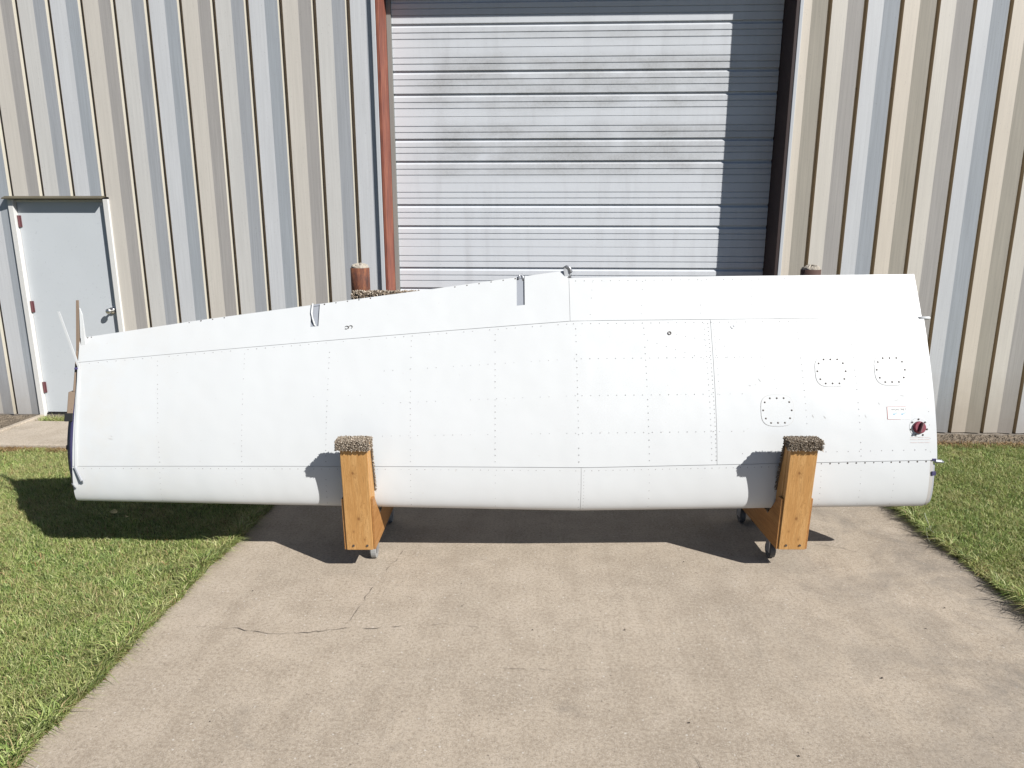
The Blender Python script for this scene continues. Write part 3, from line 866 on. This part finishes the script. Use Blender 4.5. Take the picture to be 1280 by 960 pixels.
for g in (.2400, .2330, .2225):
    for s0, s1 in ((2.112, 2.15), (2.156, 2.19), (2.195, 2.222)):
        b.add([wsurf(s0, g, .0022), wsurf(s1, g, .0022), wsurf(s1, g+.0014, .0022), wsurf(s0, g+.0014, .0022)], [(0, 1, 2, 3)])
b.build('faded_placard', M['pinkprint'], wing)
# small inspection holes with rings
def ring_at(name, s, g, r0, r1, m, n=16, h=.004):
    p = wsurf(s, g); c_ = (wsurf(s, g+.002)-p).normalized(); a_ = Vector((1, 0, 0)); q = a_.cross(c_).normalized(); q = q if q.y < 0 else -q
    v = []; f = []
    for r_, hh in ((r1, .0008), (r1*.97, h), (r0, h), (r0*.9, .0008)):
        for k in range(n): t = 2*math.pi*k/n; v.append(p+(a_*math.cos(t)+c_*math.sin(t))*r_+q*hh)
    for i in range(3):
        for k in range(n): f.append((i*n+k, i*n+(k+1) % n, (i+1)*n+(k+1) % n, (i+1)*n+k))
    return mesh(name, v, f, m, wing)
ring_at('tie_down_ring', .759, .6258, .0065, .0115, M['screw']); ring_at('tie_down_ring', 1.133, .6467, .0085, .0115, M['zinc'])
# small wire loop near the outer bracket
b = MB()
for ds in (-.011, .012):
    pts = []
    for k in range(11):
        t = R(-140+28*k) if ds < 0 else R(40-28*k+180)
        pts.append(wsurf(-1.119+ds+.011*math.cos(t), .7505+.0065*math.sin(t), .004))
    b.tube(pts, .0016, 6)
b.build('wire_loop', M['screw'], wing)

sf = MB()
def scuff(x0, y0, x1, y1, w):
    P = [(1.684+(x-1039)*.00466, .478-(y-465)*.00285) for x, y in ((x0, y0), (x1, y1))]
    (s0, g0), (s1, g1) = P; L_ = math.hypot(s1-s0, (g1-g0)*1.5)+1e-6; ds, dg = -(g1-g0)*1.5/L_*w, (s1-s0)/L_*w/1.5
    sf.add([wsurf(s0-ds*.2, g0-dg*.2, .0016), wsurf((s0+s1)/2-ds, (g0+g1)/2-dg, .0016), wsurf(s1, g1, .0016), wsurf((s0+s1)/2+ds, (g0+g1)/2+dg, .0016)], [(0, 1, 2, 3)])
for q in ((947, 472, 951, 478, .0012), (935, 481, 938, 482, .002), (942, 481, 945, 480, .001), (1011, 518, 1013, 523, .0016), (1025, 520, 1028, 524, .002), (1113, 503, 1120, 501, .0014), (1121, 496, 1127, 497, .0012), (1093, 504, 1096, 508, .001), (1076, 519, 1078, 524, .001), (149, 522, 155, 524, .002), (152, 517, 154, 520, .0012)):
    scuff(*q)
o = sf.build('paint_scuffs', M['seamshade'], wing); o['kind'] = 'stuff'
# hinge bracket slots in the trailing edge
def bracket(s0, s1, curved):
    sm = (s0+s1)/2; g0 = useam(sm)+(tedge(sm)-useam(sm))*.4-.002; g1 = tedge(sm)+.004
    b = MB()
    A = [wsurf(s0-.002, g0, -.007), wsurf(s1+.002, g0, -.007), wsurf(s1+.002, g1, -.007), wsurf(s0-.002, g1, -.007)]
    B_ = [wsurf(s0-.002, g0, -.0015), wsurf(s1+.002, g0, -.0015), wsurf(s1+.002, g1, -.0015), wsurf(s0-.002, g1, -.0015)]
    v = A+B_
    f = [(0, 1, 2, 3), (0, 4, 5, 1), (1, 5, 6, 2), (3, 7, 4, 0)]
    b.add(v, f)
    o = b.build('hinge_slot', M['slotgrey'], wing)
    b = MB()
    if curved:
        pts = [wsurf(s0+.006, g1, .006), wsurf(s0+.004, g0+(g1-g0)*.6, .006), wsurf(s0+.010, g0+(g1-g0)*.35, .004), wsurf(s0+.022, g0+(g1-g0)*.12, -.004), wsurf(s0+.03, g0+.004, -.012)]
        b.tube(pts, .0055, 8); b.build('hinge_arm', M['white'], o, smooth=True)
    else:
        pts = [wsurf(sm-.014, g1-.012, -.004), wsurf(sm-.008, g1+.004, -.004), wsurf(sm+.006, g1+.007, -.006), wsurf(sm+.014, g1-.004, -.006), wsurf(sm+.015, g1-.02, -.012)]
        b.tube(pts, .006, 8); b.build('hinge_arm', M['zinc'], o, smooth=True)
bracket(-1.344, -1.297, True); bracket(-.132, -.085, False)
# curled end fitting where the trailing edge steps
b = MB()
c0p = wsurf(.168, .862, .004)
pts = [c0p+Vector((-.022, .0, .032)), c0p+Vector((-.004, -.006, .042)), c0p+Vector((.016, -.008, .034)), c0p+Vector((.026, -.01, .010)), c0p+Vector((.022, -.01, -.014)), c0p+Vector((.006, -.008, -.026))]
b.tube(pts, [.004, .007, .008, .008, .007, .004], 8)
o = b.build('end_fitting', M['zinc'], wing, smooth=True)
b = MB(); b.add([c0p+Vector(q) for q in ((-.022, -.004, .024), (-.004, -.006, .036), (.014, -.006, .030), (.022, -.006, .008), (.016, -.006, -.016), (-.012, -.006, -.020))], [(0, 1, 2, 3, 4, 5)])
b.build('fitting_plate', M['trim'], o)

# tip end: rib flanges, foam block, connector, loose strips
b = MB()
for g in lin(.10, .60, 18):
    pass
v = []; f = []
for g in lin(.05, .62, 20): v += [wsurf(ST+.004, g, -.004), wsurf(ST-.018-.03*math.sin((g-.05)/.57*math.pi), g, -.030)]
for i in range(19): f.append((2*i, 2*i+1, 2*i+3, 2*i+2))
o = mesh('tip_flange', v, f, M['primer'], wing, smooth=True)
md = o.modifiers.new('sheet', 'SOLIDIFY'); md.thickness = .003
def tip_box(name, g0, g1, x0, x1, o0, o1, m):
    P = [wsurf(ST, g0, 0), wsurf(ST, g1, 0)]
    v = []
    for q in P:
        for xx in (x0, x1):
            for oo in (o0, o1): v.append(q+Vector((xx, oo, 0)))
    b = MB(); b.add(v, [(0, 1, 3, 2), (4, 6, 7, 5), (0, 4, 5, 1), (2, 3, 7, 6), (0, 2, 6, 4), (1, 5, 7, 3)])
    return b.build(name, m, wing, bevel=.004)
tip_box('foam_block', .435, .565, -.052, -.002, .012, .09, M['corroded'])
tip_box('foam_strip', .565, .79, -.026, -.002, .012, .06, M['corroded'])
tip_box('connector', .408, .452, -.062, -.012, .008, .06, M['black'])
tip_box('connector', .245, .268, -.082, -.066, .07, .10, M['hinge'])
tip_box('connector', .69, .702, -.014, .008, -.012, .02, M['primer'])
# brown and white splinter standing above the tip corner
q = wsurf(ST+.005, .80, -.01)+Vector((0, 0, .065)); q2 = wsurf(ST+.005, .835, -.01)
b = MB()
v = [q+Vector((-.014, -.004, 0)), q+Vector((.022, -.002, 0)), q+Vector((.030, .010, .20)), q+Vector((.004, .010, .225)), q+Vector((-.014, .016, 0)), q+Vector((.022, .018, 0)), q+Vector((.030, .022, .20)), q+Vector((.004, .022, .225))]
fs = [(0, 1, 2, 3), (4, 7, 6, 5), (0, 4, 5, 1), (1, 5, 6, 2), (2, 6, 7, 3), (3, 7, 4, 0)]
b.add([v[0]-Vector((.028, 0, .185)), v[0]+Vector((-.010, 0, -.185)), v[3]+Vector((.010, 0, -.0)), v[3], v[4]-Vector((.028, 0, .185)), v[4]+Vector((-.010, 0, -.185)), v[7]+Vector((.010, 0, 0)), v[7]], fs)
o = b.build('tip_channel', M['corroded'], wing)
b = MB(); b.add([v[0]+Vector((.016, .003, -.08)), v[1]+Vector((.006, .003, -.08)), v[2]+Vector((-.004, .003, -.06)), v[3]+Vector((.0115, .003, -.045)), v[4]+Vector((.016, 0, -.08)), v[5]+Vector((.006, 0, -.08)), v[6]+Vector((-.004, 0, -.06)), v[7]+Vector((.0115, 0, -.045))], fs)
b.build('channel_flange', M['white'], o)
# loose white strip bent away at the top, lying along the tip edge
b = MB()
pts = [wsurf(ST-.03, .80, .03)+Vector((-.040, 0, .215)), wsurf(ST-.012, .755, .02)+Vector((-.010, 0, .06)), wsurf(ST+.010, .70, .008), wsurf(ST+.016, .5, .006), wsurf(ST+.020, .3, .006), wsurf(ST+.024, .172, .006)]
for i in range(len(pts)-1):
    p0, p1 = pts[i], pts[i+1]; w_ = Vector((.0065, 0, .0)); t_ = Vector((0, .003, 0))
    b.add([p0-w_, p0+w_, p1+w_, p1-w_, p0-w_+t_, p0+w_+t_, p1+w_+t_, p1-w_+t_], [(0, 1, 2, 3), (4, 7, 6, 5), (0, 4, 5, 1), (1, 5, 6, 2), (2, 6, 7, 3), (3, 7, 4, 0)])
st = b.build('loose_strip', M['white'], wing)
b = MB(); p0 = wsurf(ST+.020, .178, .010); p1 = wsurf(ST+.062, .106, .018)
b.tube([p0, p0*.5+p1*.5, p1], [.007, .008, .008], 6); b.tube([p1, p1+Vector((.012, -.004, .003))], .006, 6)
b.build('strip_clip', M['greyalu'], st)
b = MB(); p0 = wsurf(ST+.002, .07, .002)
b.add([p0+Vector((-.01, .0, .022)), p0+Vector((.022, -.03, .016)), p0+Vector((.02, -.01, -.002)), p0+Vector((-.012, .02, -.004)), p0+Vector((-.01, .004, .026)), p0+Vector((.022, -.026, .020)), p0+Vector((.02, -.006, .002)), p0+Vector((-.012, .024, 0))], fs)
b.build('lower_tab', M['greyalu'], wing)
# root fittings
b = MB(); q = wsurf(SR-.02, .672, .0)
b.tube([q+Vector((-.01, .006, 0)), q+Vector((.055, .006, .0)), q+Vector((.060, .006, 0))], [.010, .010, .007], 12); b.build('spar_fitting', M['white'], wing, smooth=True)
b = MB(); b.tube([q+Vector((.0, .012, -.02)), q+Vector((.026, .012, -.022))], .009, 8); b.build('spar_bolt', M['greyalu'], wing)
b = MB(); q = wsurf(SR-.01, .158, -.004)
b.tube([q, q+Vector((.035, 0, -.004)), q+Vector((.052, 0, -.008))], [.012, .010, .004], 8); b.build('spar_lug', M['zinc'], wing)
for g in (.163, .118):
    tb = MB(); q = wsurf(SR-.016, g, -.0015); tb.box(q.x-.012, q.x+.010, q.y-.004, q.y+.002, q.z-.006-(.012 if g < .13 else 0), q.z+.006)
    tb.build('root_clip', M['primer'], wing)

# ------------------------------------------------------------------ wing stands
def fuzz(mb, quad, dens, ln, seed, rad=.0027, jitter=.9):
    """tufts standing on a quad (4 points, outward normal by right hand rule)"""
    r = random.Random(seed); A, B_, C_, D_ = [Vector(q) for q in quad]
    n = (B_-A).cross(D_-A); area = n.length; n.normalize()
    for _ in range(int(area*dens)):
        u, w = r.random(), r.random()
        p = (A*(1-u)+B_*u)*(1-w)+(D_*(1-u)+C_*u)*w
        d = (n+Vector((r.uniform(-1, 1), r.uniform(-1, 1), r.uniform(-1, 1)))*jitter).normalized()
        t = d.cross(Vector((.3, .5, .81))).normalized(); q = d.cross(t); l = ln*r.uniform(.6, 1.25)
        base = [p+(t*math.cos(k*2.094)+q*math.sin(k*2.094))*rad for k in range(3)]
        mid = [p+d*l*.75+(t*math.cos(k*2.094+.5)+q*math.sin(k*2.094+.5))*rad*.95 for k in range(3)]
        tip = p+d*l
        mb.add(base+mid+[tip], [(0, 1, 4, 3), (1, 2, 5, 4), (2, 0, 3, 5), (3, 4, 6), (4, 5, 6), (5, 3, 6)])

INNER = [(.022, .800), (.098, .46), (.165, .305), (.215, .305), (.355, .70), (.60, 1.40)]
def stand(loc, rz, label, side, wheel_mat):
    e = empty('wing_stand', loc, rz); tag(e, label, 'wing stand', 'wooden stands cradling the wing')
    ln = lambda z: -.045*(z-.15)/.65      # front face leans toward the camera
    # front board
    b = MB(); b.prism_x([(ln(.15), .15), (ln(.795), .795), (ln(.795)+.036, .795), (ln(.15)+.036, .15)], -.0745, .0745)
    fb = b.build('front_board', M['pine'], e, bevel=.003)
    # tapered arm behind it
    b = MB(); b.prism_x([(ln(.15)+.0375, .24), (ln(.795)+.0375, .80), INNER[0], INNER[1], INNER[2], (.165, .24)], -.076, .076)
    b.build('front_arm', M['pine'], e, bevel=.003)
    # rear arm
    b = MB(); b.prism_x([INNER[3], INNER[4], INNER[5], (.68, 1.40), (.44, .70), (.32, .24), (.215, .24)], -.076, .076)
    b.build('rear_arm', M['pine'], e, bevel=.003)
    # base
    b = MB(); b.prism_x([(.04, .1505), (.04, .239), (.78, .239), (.78, .1505)], -.07, .07)
    b.build('base', M['pine'], e, bevel=.003)
    # plywood gussets on both sides
    for x0, x1 in ((-.0875, -.0765), (.0765, .0875)):
        b = MB(); b.prism_x([(.006, .152), (-.012, .462), (.03, .462), (.160, .31), (.222, .31), (.40, .62), (.52, .62), (.80, .152)], x0, x1)
        b.build('side_plate', M['ply'], e)
    # carpet: cap over the top and lining of the V
    b = MB(); yt = ln(.795)
    zt0, zt1 = .758, .796
    b.box(-.090, .090, yt-.012, yt-.001, zt0, zt1+.004); b.box(-.090, .090, yt-.012, .034, .8005, .808)
    cp = b.build('carpet_cap', M['carpetbase'], e, bevel=.003)
    fz = MB()
    fuzz(fz, [(-.090, yt-.011, zt0), (.090, yt-.011, zt0), (.090, yt-.011, zt1+.012), (-.090, yt-.011, zt1+.012)], 95000, .011, 1+side)
    fuzz(fz, [(-.090, yt-.012, .807), (.090, yt-.012, .807), (.090, .034, .807), (-.090, .034, .807)], 60000, .010, 2+side)
    for sgn in (-1, 1):
        q = [(sgn*.090, yt-.012, zt0), (sgn*.090, yt-.001, zt0), (sgn*.090, .034, .808), (sgn*.090, yt-.012, .808)]
        fuzz(fz, q if sgn > 0 else q[::-1], 60000, .009, 3+side)
    o = fz.build('carpet_pile', M['carpet'], cp); o['kind'] = 'stuff'
    b = MB(); fz = MB()
    for (a_, c_) in zip(INNER[:-1], INNER[1:]):
        A = Vector((0, a_[0], a_[1])); C_ = Vector((0, c_[0], c_[1])); d = (C_-A).normalized(); n = Vector((0, -d.z, d.y))
        if n.y < 0 and a_[0] < .2: n = -n
        if a_[0] >= .2 and n.y > 0: n = -n
        if abs(d.z) < .1: n = Vector((0, 0, 1))
        q = [A+n*.001, C_+n*.001, C_+n*.007, A+n*.007]
        b.prism_x([(p_.y, p_.z) for p_ in q], -.082, .082)
        Q = [A+n*.007+Vector((-.083, 0, 0)), A+n*.007+Vector((.083, 0, 0)), C_+n*.007+Vector((.083, 0, 0)), C_+n*.007+Vector((-.083, 0, 0))]
        if (Q[1]-Q[0]).cross(Q[3]-Q[0]).dot(n) < 0: Q = Q[::-1]
        fuzz(fz, Q, 9000, .010, 9+side)
        for sgn in (-1, 1):
            E_ = [A+n*.001+Vector((sgn*.0825, 0, 0)), C_+n*.001+Vector((sgn*.0825, 0, 0)), C_+n*.009+Vector((sgn*.0825, 0, 0)), A+n*.009+Vector((sgn*.0825, 0, 0))]
            if (E_[1]-E_[0]).cross(E_[3]-E_[0]).x*sgn < 0: E_ = E_[::-1]
            fuzz(fz, E_, 60000, .009, 12+side)
    cl = b.build('carpet_lining', M['carpetbase'], e)
    o = fz.build('carpet_pile', M['carpet'], cl); o['kind'] = 'stuff'
    # screws
    for x in (-.035, .043):
        b = MB(); y = ln(.178); b.tube([(x, y+.003, .178), (x, y-.004, .178)], .0065, 10); b.build('bolt', M['screw'], e)
    # casters
    for cx, cy in ((side*.040, .185), (-.045, .70), (.045, .70)):
        b = MB(); b.box(cx-.035, cx+.035, cy-.035, cy+.035, .1445, .1500)
        b.box(cx-.022, cx-.018, cy-.022, cy+.03, .05, .144); b.box(cx+.018, cx+.022, cy-.022, cy+.03, .05, .144)
        c = b.build('caster', M['zinc'], e)
        b = MB(); b.tube([(cx-.016, cy+.012, .056), (cx-.014, cy+.012, .056), (cx+.014, cy+.012, .056), (cx+.016, cy+.012, .056)], [.045, .048, .048, .045], 20); b.build('wheel', wheel_mat, c, smooth=False)
    return e
stand((-1.016, 3.531, -.008), R(2.6), 'wooden V stand with carpeted top under the outer tapered half of the wing', 1, M['palewheel'])
stand((1.430, 3.650, -.008), R(2.6), 'wooden V stand with carpeted top under the root end, near the red cap', -1, M['wheel'])
# padded rail behind the wing, resting on the rear arms
rail = empty('padded_rail', (-1.165, 4.165, 1.396), R(2.6))
tag(rail, 'brown carpet-wrapped rail showing above the wing beside the rusty bollard', 'padded rail')
b = MB(); b.box(0, 2.70, 0, .09, 0, .14); rb = b.build('rail_board', M['carpetbase'], rail, bevel=.006)
fz = MB()
fuzz(fz, [(0, 0, .0), (2.7, 0, .0), (2.7, 0, .14), (0, 0, .14)], 11000, .013, 31, .0045)
fuzz(fz, [(0, 0, .14), (2.7, 0, .14), (2.7, .09, .14), (0, .09, .14)], 13000, .013, 32, .0045)
fuzz(fz, [(0, .09, 0), (0, 0, 0), (0, 0, .14), (0, .09, .14)], 20000, .013, 33, .0045)
o = fz.build('carpet_pile', M['carpet'], rail); o['kind'] = 'stuff'

# ------------------------------------------------------------------ lawn
def nz(x, y, s):
    return (np.sin(x*2.1*s+1.3)*np.cos(y*1.7*s-.4)+.6*np.sin(x*5.3*s+y*3.1*s)+.4*np.cos(y*9.7*s-x*7.1*s+.8)+.35*np.sin(x*17*s+y*13*s))/2.35
def blades(name, x, y, h, lean, wid, m, z0=-.02):
    n = len(x); az = rng.uniform(0, 2*np.pi, n); fc = rng.uniform(0, 2*np.pi, n)
    dx, dy = np.cos(az), np.sin(az); wx, wy = -np.sin(fc), np.cos(fc)
    V = np.zeros((n, 5, 3)); hw = wid*.5
    V[:, 0] = np.stack([x-wx*hw, y-wy*hw, np.full(n, z0)], 1); V[:, 1] = np.stack([x+wx*hw, y+wy*hw, np.full(n, z0)], 1)
    mx, my = x+dx*h*lean*.35, y+dy*h*lean*.35; tx, ty = x+dx*h*lean, y+dy*h*lean
    mz = z0+h*.62*np.sqrt(np.clip(1-(lean*.3)**2, .2, 1)); tz = z0+h*np.sqrt(np.clip(1-(lean*.75)**2, .15, 1))
    V[:, 2] = np.stack([mx+wx*hw*.85, my+wy*hw*.85, mz], 1); V[:, 3] = np.stack([mx-wx*hw*.85, my-wy*hw*.85, mz], 1)
    V[:, 4] = np.stack([tx, ty, tz], 1)
    me = bpy.data.meshes.new(name); me.vertices.add(n*5); me.vertices.foreach_set('co', V.reshape(-1))
    base = np.arange(n)*5
    L_ = np.concatenate([base[:, None]+np.array([0, 1, 2, 3]), base[:, None]+np.array([3, 2, 4])], 1).reshape(-1)
    me.loops.add(len(L_)); me.loops.foreach_set('vertex_index', L_.astype(np.int32))
    me.polygons.add(2*n)
    st_ = np.stack([np.arange(n)*7, np.arange(n)*7+4], 1).reshape(-1); tot = np.tile([4, 3], n)
    me.polygons.foreach_set('loop_start', st_.astype(np.int32)); me.polygons.foreach_set('loop_total', tot.astype(np.int32))
    me.update(calc_edges=True)
    o = link(name, me, m); return o
def scatter(x0, x1, y0, y1, dens):
    n = int((x1-x0)*(y1-y0)*dens); return rng.uniform(x0, x1, n), rng.uniform(y0, y1, n)
def lawn(x0, x1, y0, y1, keep, dens):
    X, Y = scatter(x0, x1, y0, y1, dens); k = keep(X, Y)
    X, Y = X[k], Y[k]
    # clumps: pull blades together a little
    cl = nz(X, Y, 2.7); k = rng.uniform(0, 1, len(X)) < .62+.38*np.clip(cl+.45, 0, 1)
    return X[k], Y[k]
ej = lambda y, s: .008*np.sin(y*3.1+s)+.007*np.sin(y*9.7+2*s)+.006*np.sin(y*27+s*3)
def inside(x, y, m):  # in the photographed wedge plus a margin
    return (x > -.95-.865*(y-1.0)-m*1.3) & (x < .95+.70*(y-1.0)+m*1.3)
parts = []
L1 = lawn(-5.07, DX0, 1.6, 5.60, lambda x, y: inside(x, y, .25) & (x < DX0+ej(y, 1)-.004), 32000)
L2 = lawn(-8.0, DX0, .6, 5.60, lambda x, y: ~inside(x, y, .25) & (x < DX0+ej(y, 1)-.004) & ((x > -5.07) | (y < 5.15)) & ((x < -5.17) | (x > -5.07)), 4500)
R1 = lawn(DX1, 5.2, 2.8, 6.16, lambda x, y: inside(x, y, .25) & (x > DX1+ej(y, 4)+.004), 32000)
R2 = lawn(DX1, 8.0, .6, 6.16, lambda x, y: ~inside(x, y, .25) & (x > DX1+ej(y, 4)+.004), 4500)
D1 = lawn(-5.08, -3.2, 6.43, 6.55, lambda x, y: x > -9, 16000)
X = np.concatenate([a_[0] for a_ in (L1, L2, R1, R2, D1)]); Y = np.concatenate([a_[1] for a_ in (L1, L2, R1, R2, D1)])
far = ~inside(X, Y, .25)
n = len(X)
h = (.036+.018*nz(X, Y, 1.9)+.010*nz(X, Y, 6))*rng.uniform(.55, 1.35, n); h = np.clip(h, .02, .11)+.012
h[Y > 6.4] += .055
lean = rng.uniform(.25, 1.15, n); wid = rng.uniform(.0024, .0048, n); wid[far] *= 2.0
g = blades('lawn_grass', X, Y, h, lean, wid, M['grass']); tag(g, 'short mown green lawn grass on both sides of the driveway', 'grass', kind='stuff')
# straggling blades overhanging the driveway edges
EX = []; EY = []
yy = rng.uniform(1.6, 6.1, 9000); EX.append(DX0+ej(yy, 1)-np.abs(rng.normal(0, .025, len(yy)))); EY.append(yy)
yy = rng.uniform(2.6, 6.1, 7000); EX.append(DX1+ej(yy, 4)+np.abs(rng.normal(0, .025, len(yy)))); EY.append(yy)
X = np.concatenate(EX); Y = np.concatenate(EY); n = len(X)
g = blades('edge_grass', X, Y, rng.uniform(.04, .115, n)*(1+.6*nz(X, Y, 3)), rng.uniform(.6, 1.3, n), rng.uniform(.003, .006, n), M['grass'], -.012)
tag(g, 'longer grass blades hanging over the driveway edges', 'grass', kind='stuff')
# dead grass along sidewalk, footing and driveway edge
A1 = scatter(-5.07, -3.0, 5.55, 5.65, 34000); A2 = scatter(2.55, 6.5, 6.08, 6.24, 9000); A3 = scatter(-5.07, DX0-.05, 3.0, 5.6, 250)
yy = rng.uniform(1.6, 5.6, 2200); A4 = (DX0+ej(yy, 1)-np.abs(rng.normal(0, .03, len(yy))), yy)
yy = rng.uniform(2.6, 6.0, 2600); A5 = (DX1+ej(yy, 4)+np.abs(rng.normal(0, .03, len(yy))), yy)
X = np.concatenate([q[0] for q in (A1, A2, A3, A4, A5)]); Y = np.concatenate([q[1] for q in (A1, A2, A3, A4, A5)]); n = len(X)
g = blades('dead_grass', X, Y, rng.uniform(.025, .06, n), rng.uniform(.7, 1.3, n), rng.uniform(.003, .006, n), M['dry'], -.012)
tag(g, 'tan dead grass along the sidewalk and slab edges', 'grass', kind='stuff')

# ------------------------------------------------------------------ small stray things
def leaf(name, loc, size, rz, rx, m, label):
    v = []; f = []; n = 7
    for i in range(n):
        t = i/(n-1); w = math.sin(math.pi*t)**.8*.24*size; z = .12*size*math.sin(t*math.pi)
        v += [(t*size-size/2, -w, z+w*.3), (t*size-size/2, 0, z), (t*size-size/2, w, z+w*.3)]
    for i in range(n-1):
        a = 3*i; f += [(a, a+3, a+4, a+1), (a+1, a+4, a+5, a+2)]
    o = mesh(name, v, f, m); md = o.modifiers.new('t', 'SOLIDIFY'); md.thickness = .001
    o.location = loc; o.rotation_euler = (rx, .3, rz); tag(o, label, 'leaf'); return o
leaf('fallen_leaf', (-2.74, 4.11, .055), .05, R(120), .6, M['leaf'], 'small pale leaf lying in the shaded grass below the wing tip')
leaf('fallen_leaf', (-2.83, 4.12, .085), .06, R(70), 1.1, M['leaf'], 'pale curled leaf caught upright in the grass at the wing tip')
b = MB()
b.tube([(2.60, 4.44, .05), (2.55, 4.34, .065), (2.515, 4.22, .05), (2.49, 4.14, .03), (2.47, 4.07, .02)], .0028, 6)
b.tube([(2.515, 4.13, .035), (2.47, 4.18, .06), (2.455, 4.13, .02), (2.44, 4.06, .006)], .0022, 6)
o = b.build('dry_stalk', mat('pale dry stalk', (.42, .45, .33), .7)); tag(o, 'pale bent dry stalk lying over the right driveway edge', 'stalk')
b = MB(); r = random.Random(9)
spots = [(-.43, 3.43), (-.03, 3.0), (-.62, 2.87), (.42, 3.02), (.37, 2.55), (.60, 2.38), (.97, 2.22), (1.9, 3.1), (.30, 2.03), (1.07, 1.98), (.73, 2.13), (-1.3, 2.3), (-.4, 3.2), (.5, 3.35), (1.5, 2.7), (2.1, 3.3), (-1.55, 3.3), (.85, 3.75), (1.75, 2.35)]
for x, y in spots:
    s = r.uniform(.0025, .0065); a = r.uniform(0, 3)
    v = [(x+s*math.cos(a+k*1.257)*r.uniform(.5, 1.2), y+s*math.sin(a+k*1.257)*r.uniform(.5, 1.2), .004) for k in range(5)] + [(x, y, .004+s*.6)]
    b.add(v, [(k, (k+1) % 5, 5) for k in range(5)])
o = b.build('leaf_litter', M['litter']); tag(o, 'scattered dark specks of leaf litter on the concrete', 'litter', kind='stuff')
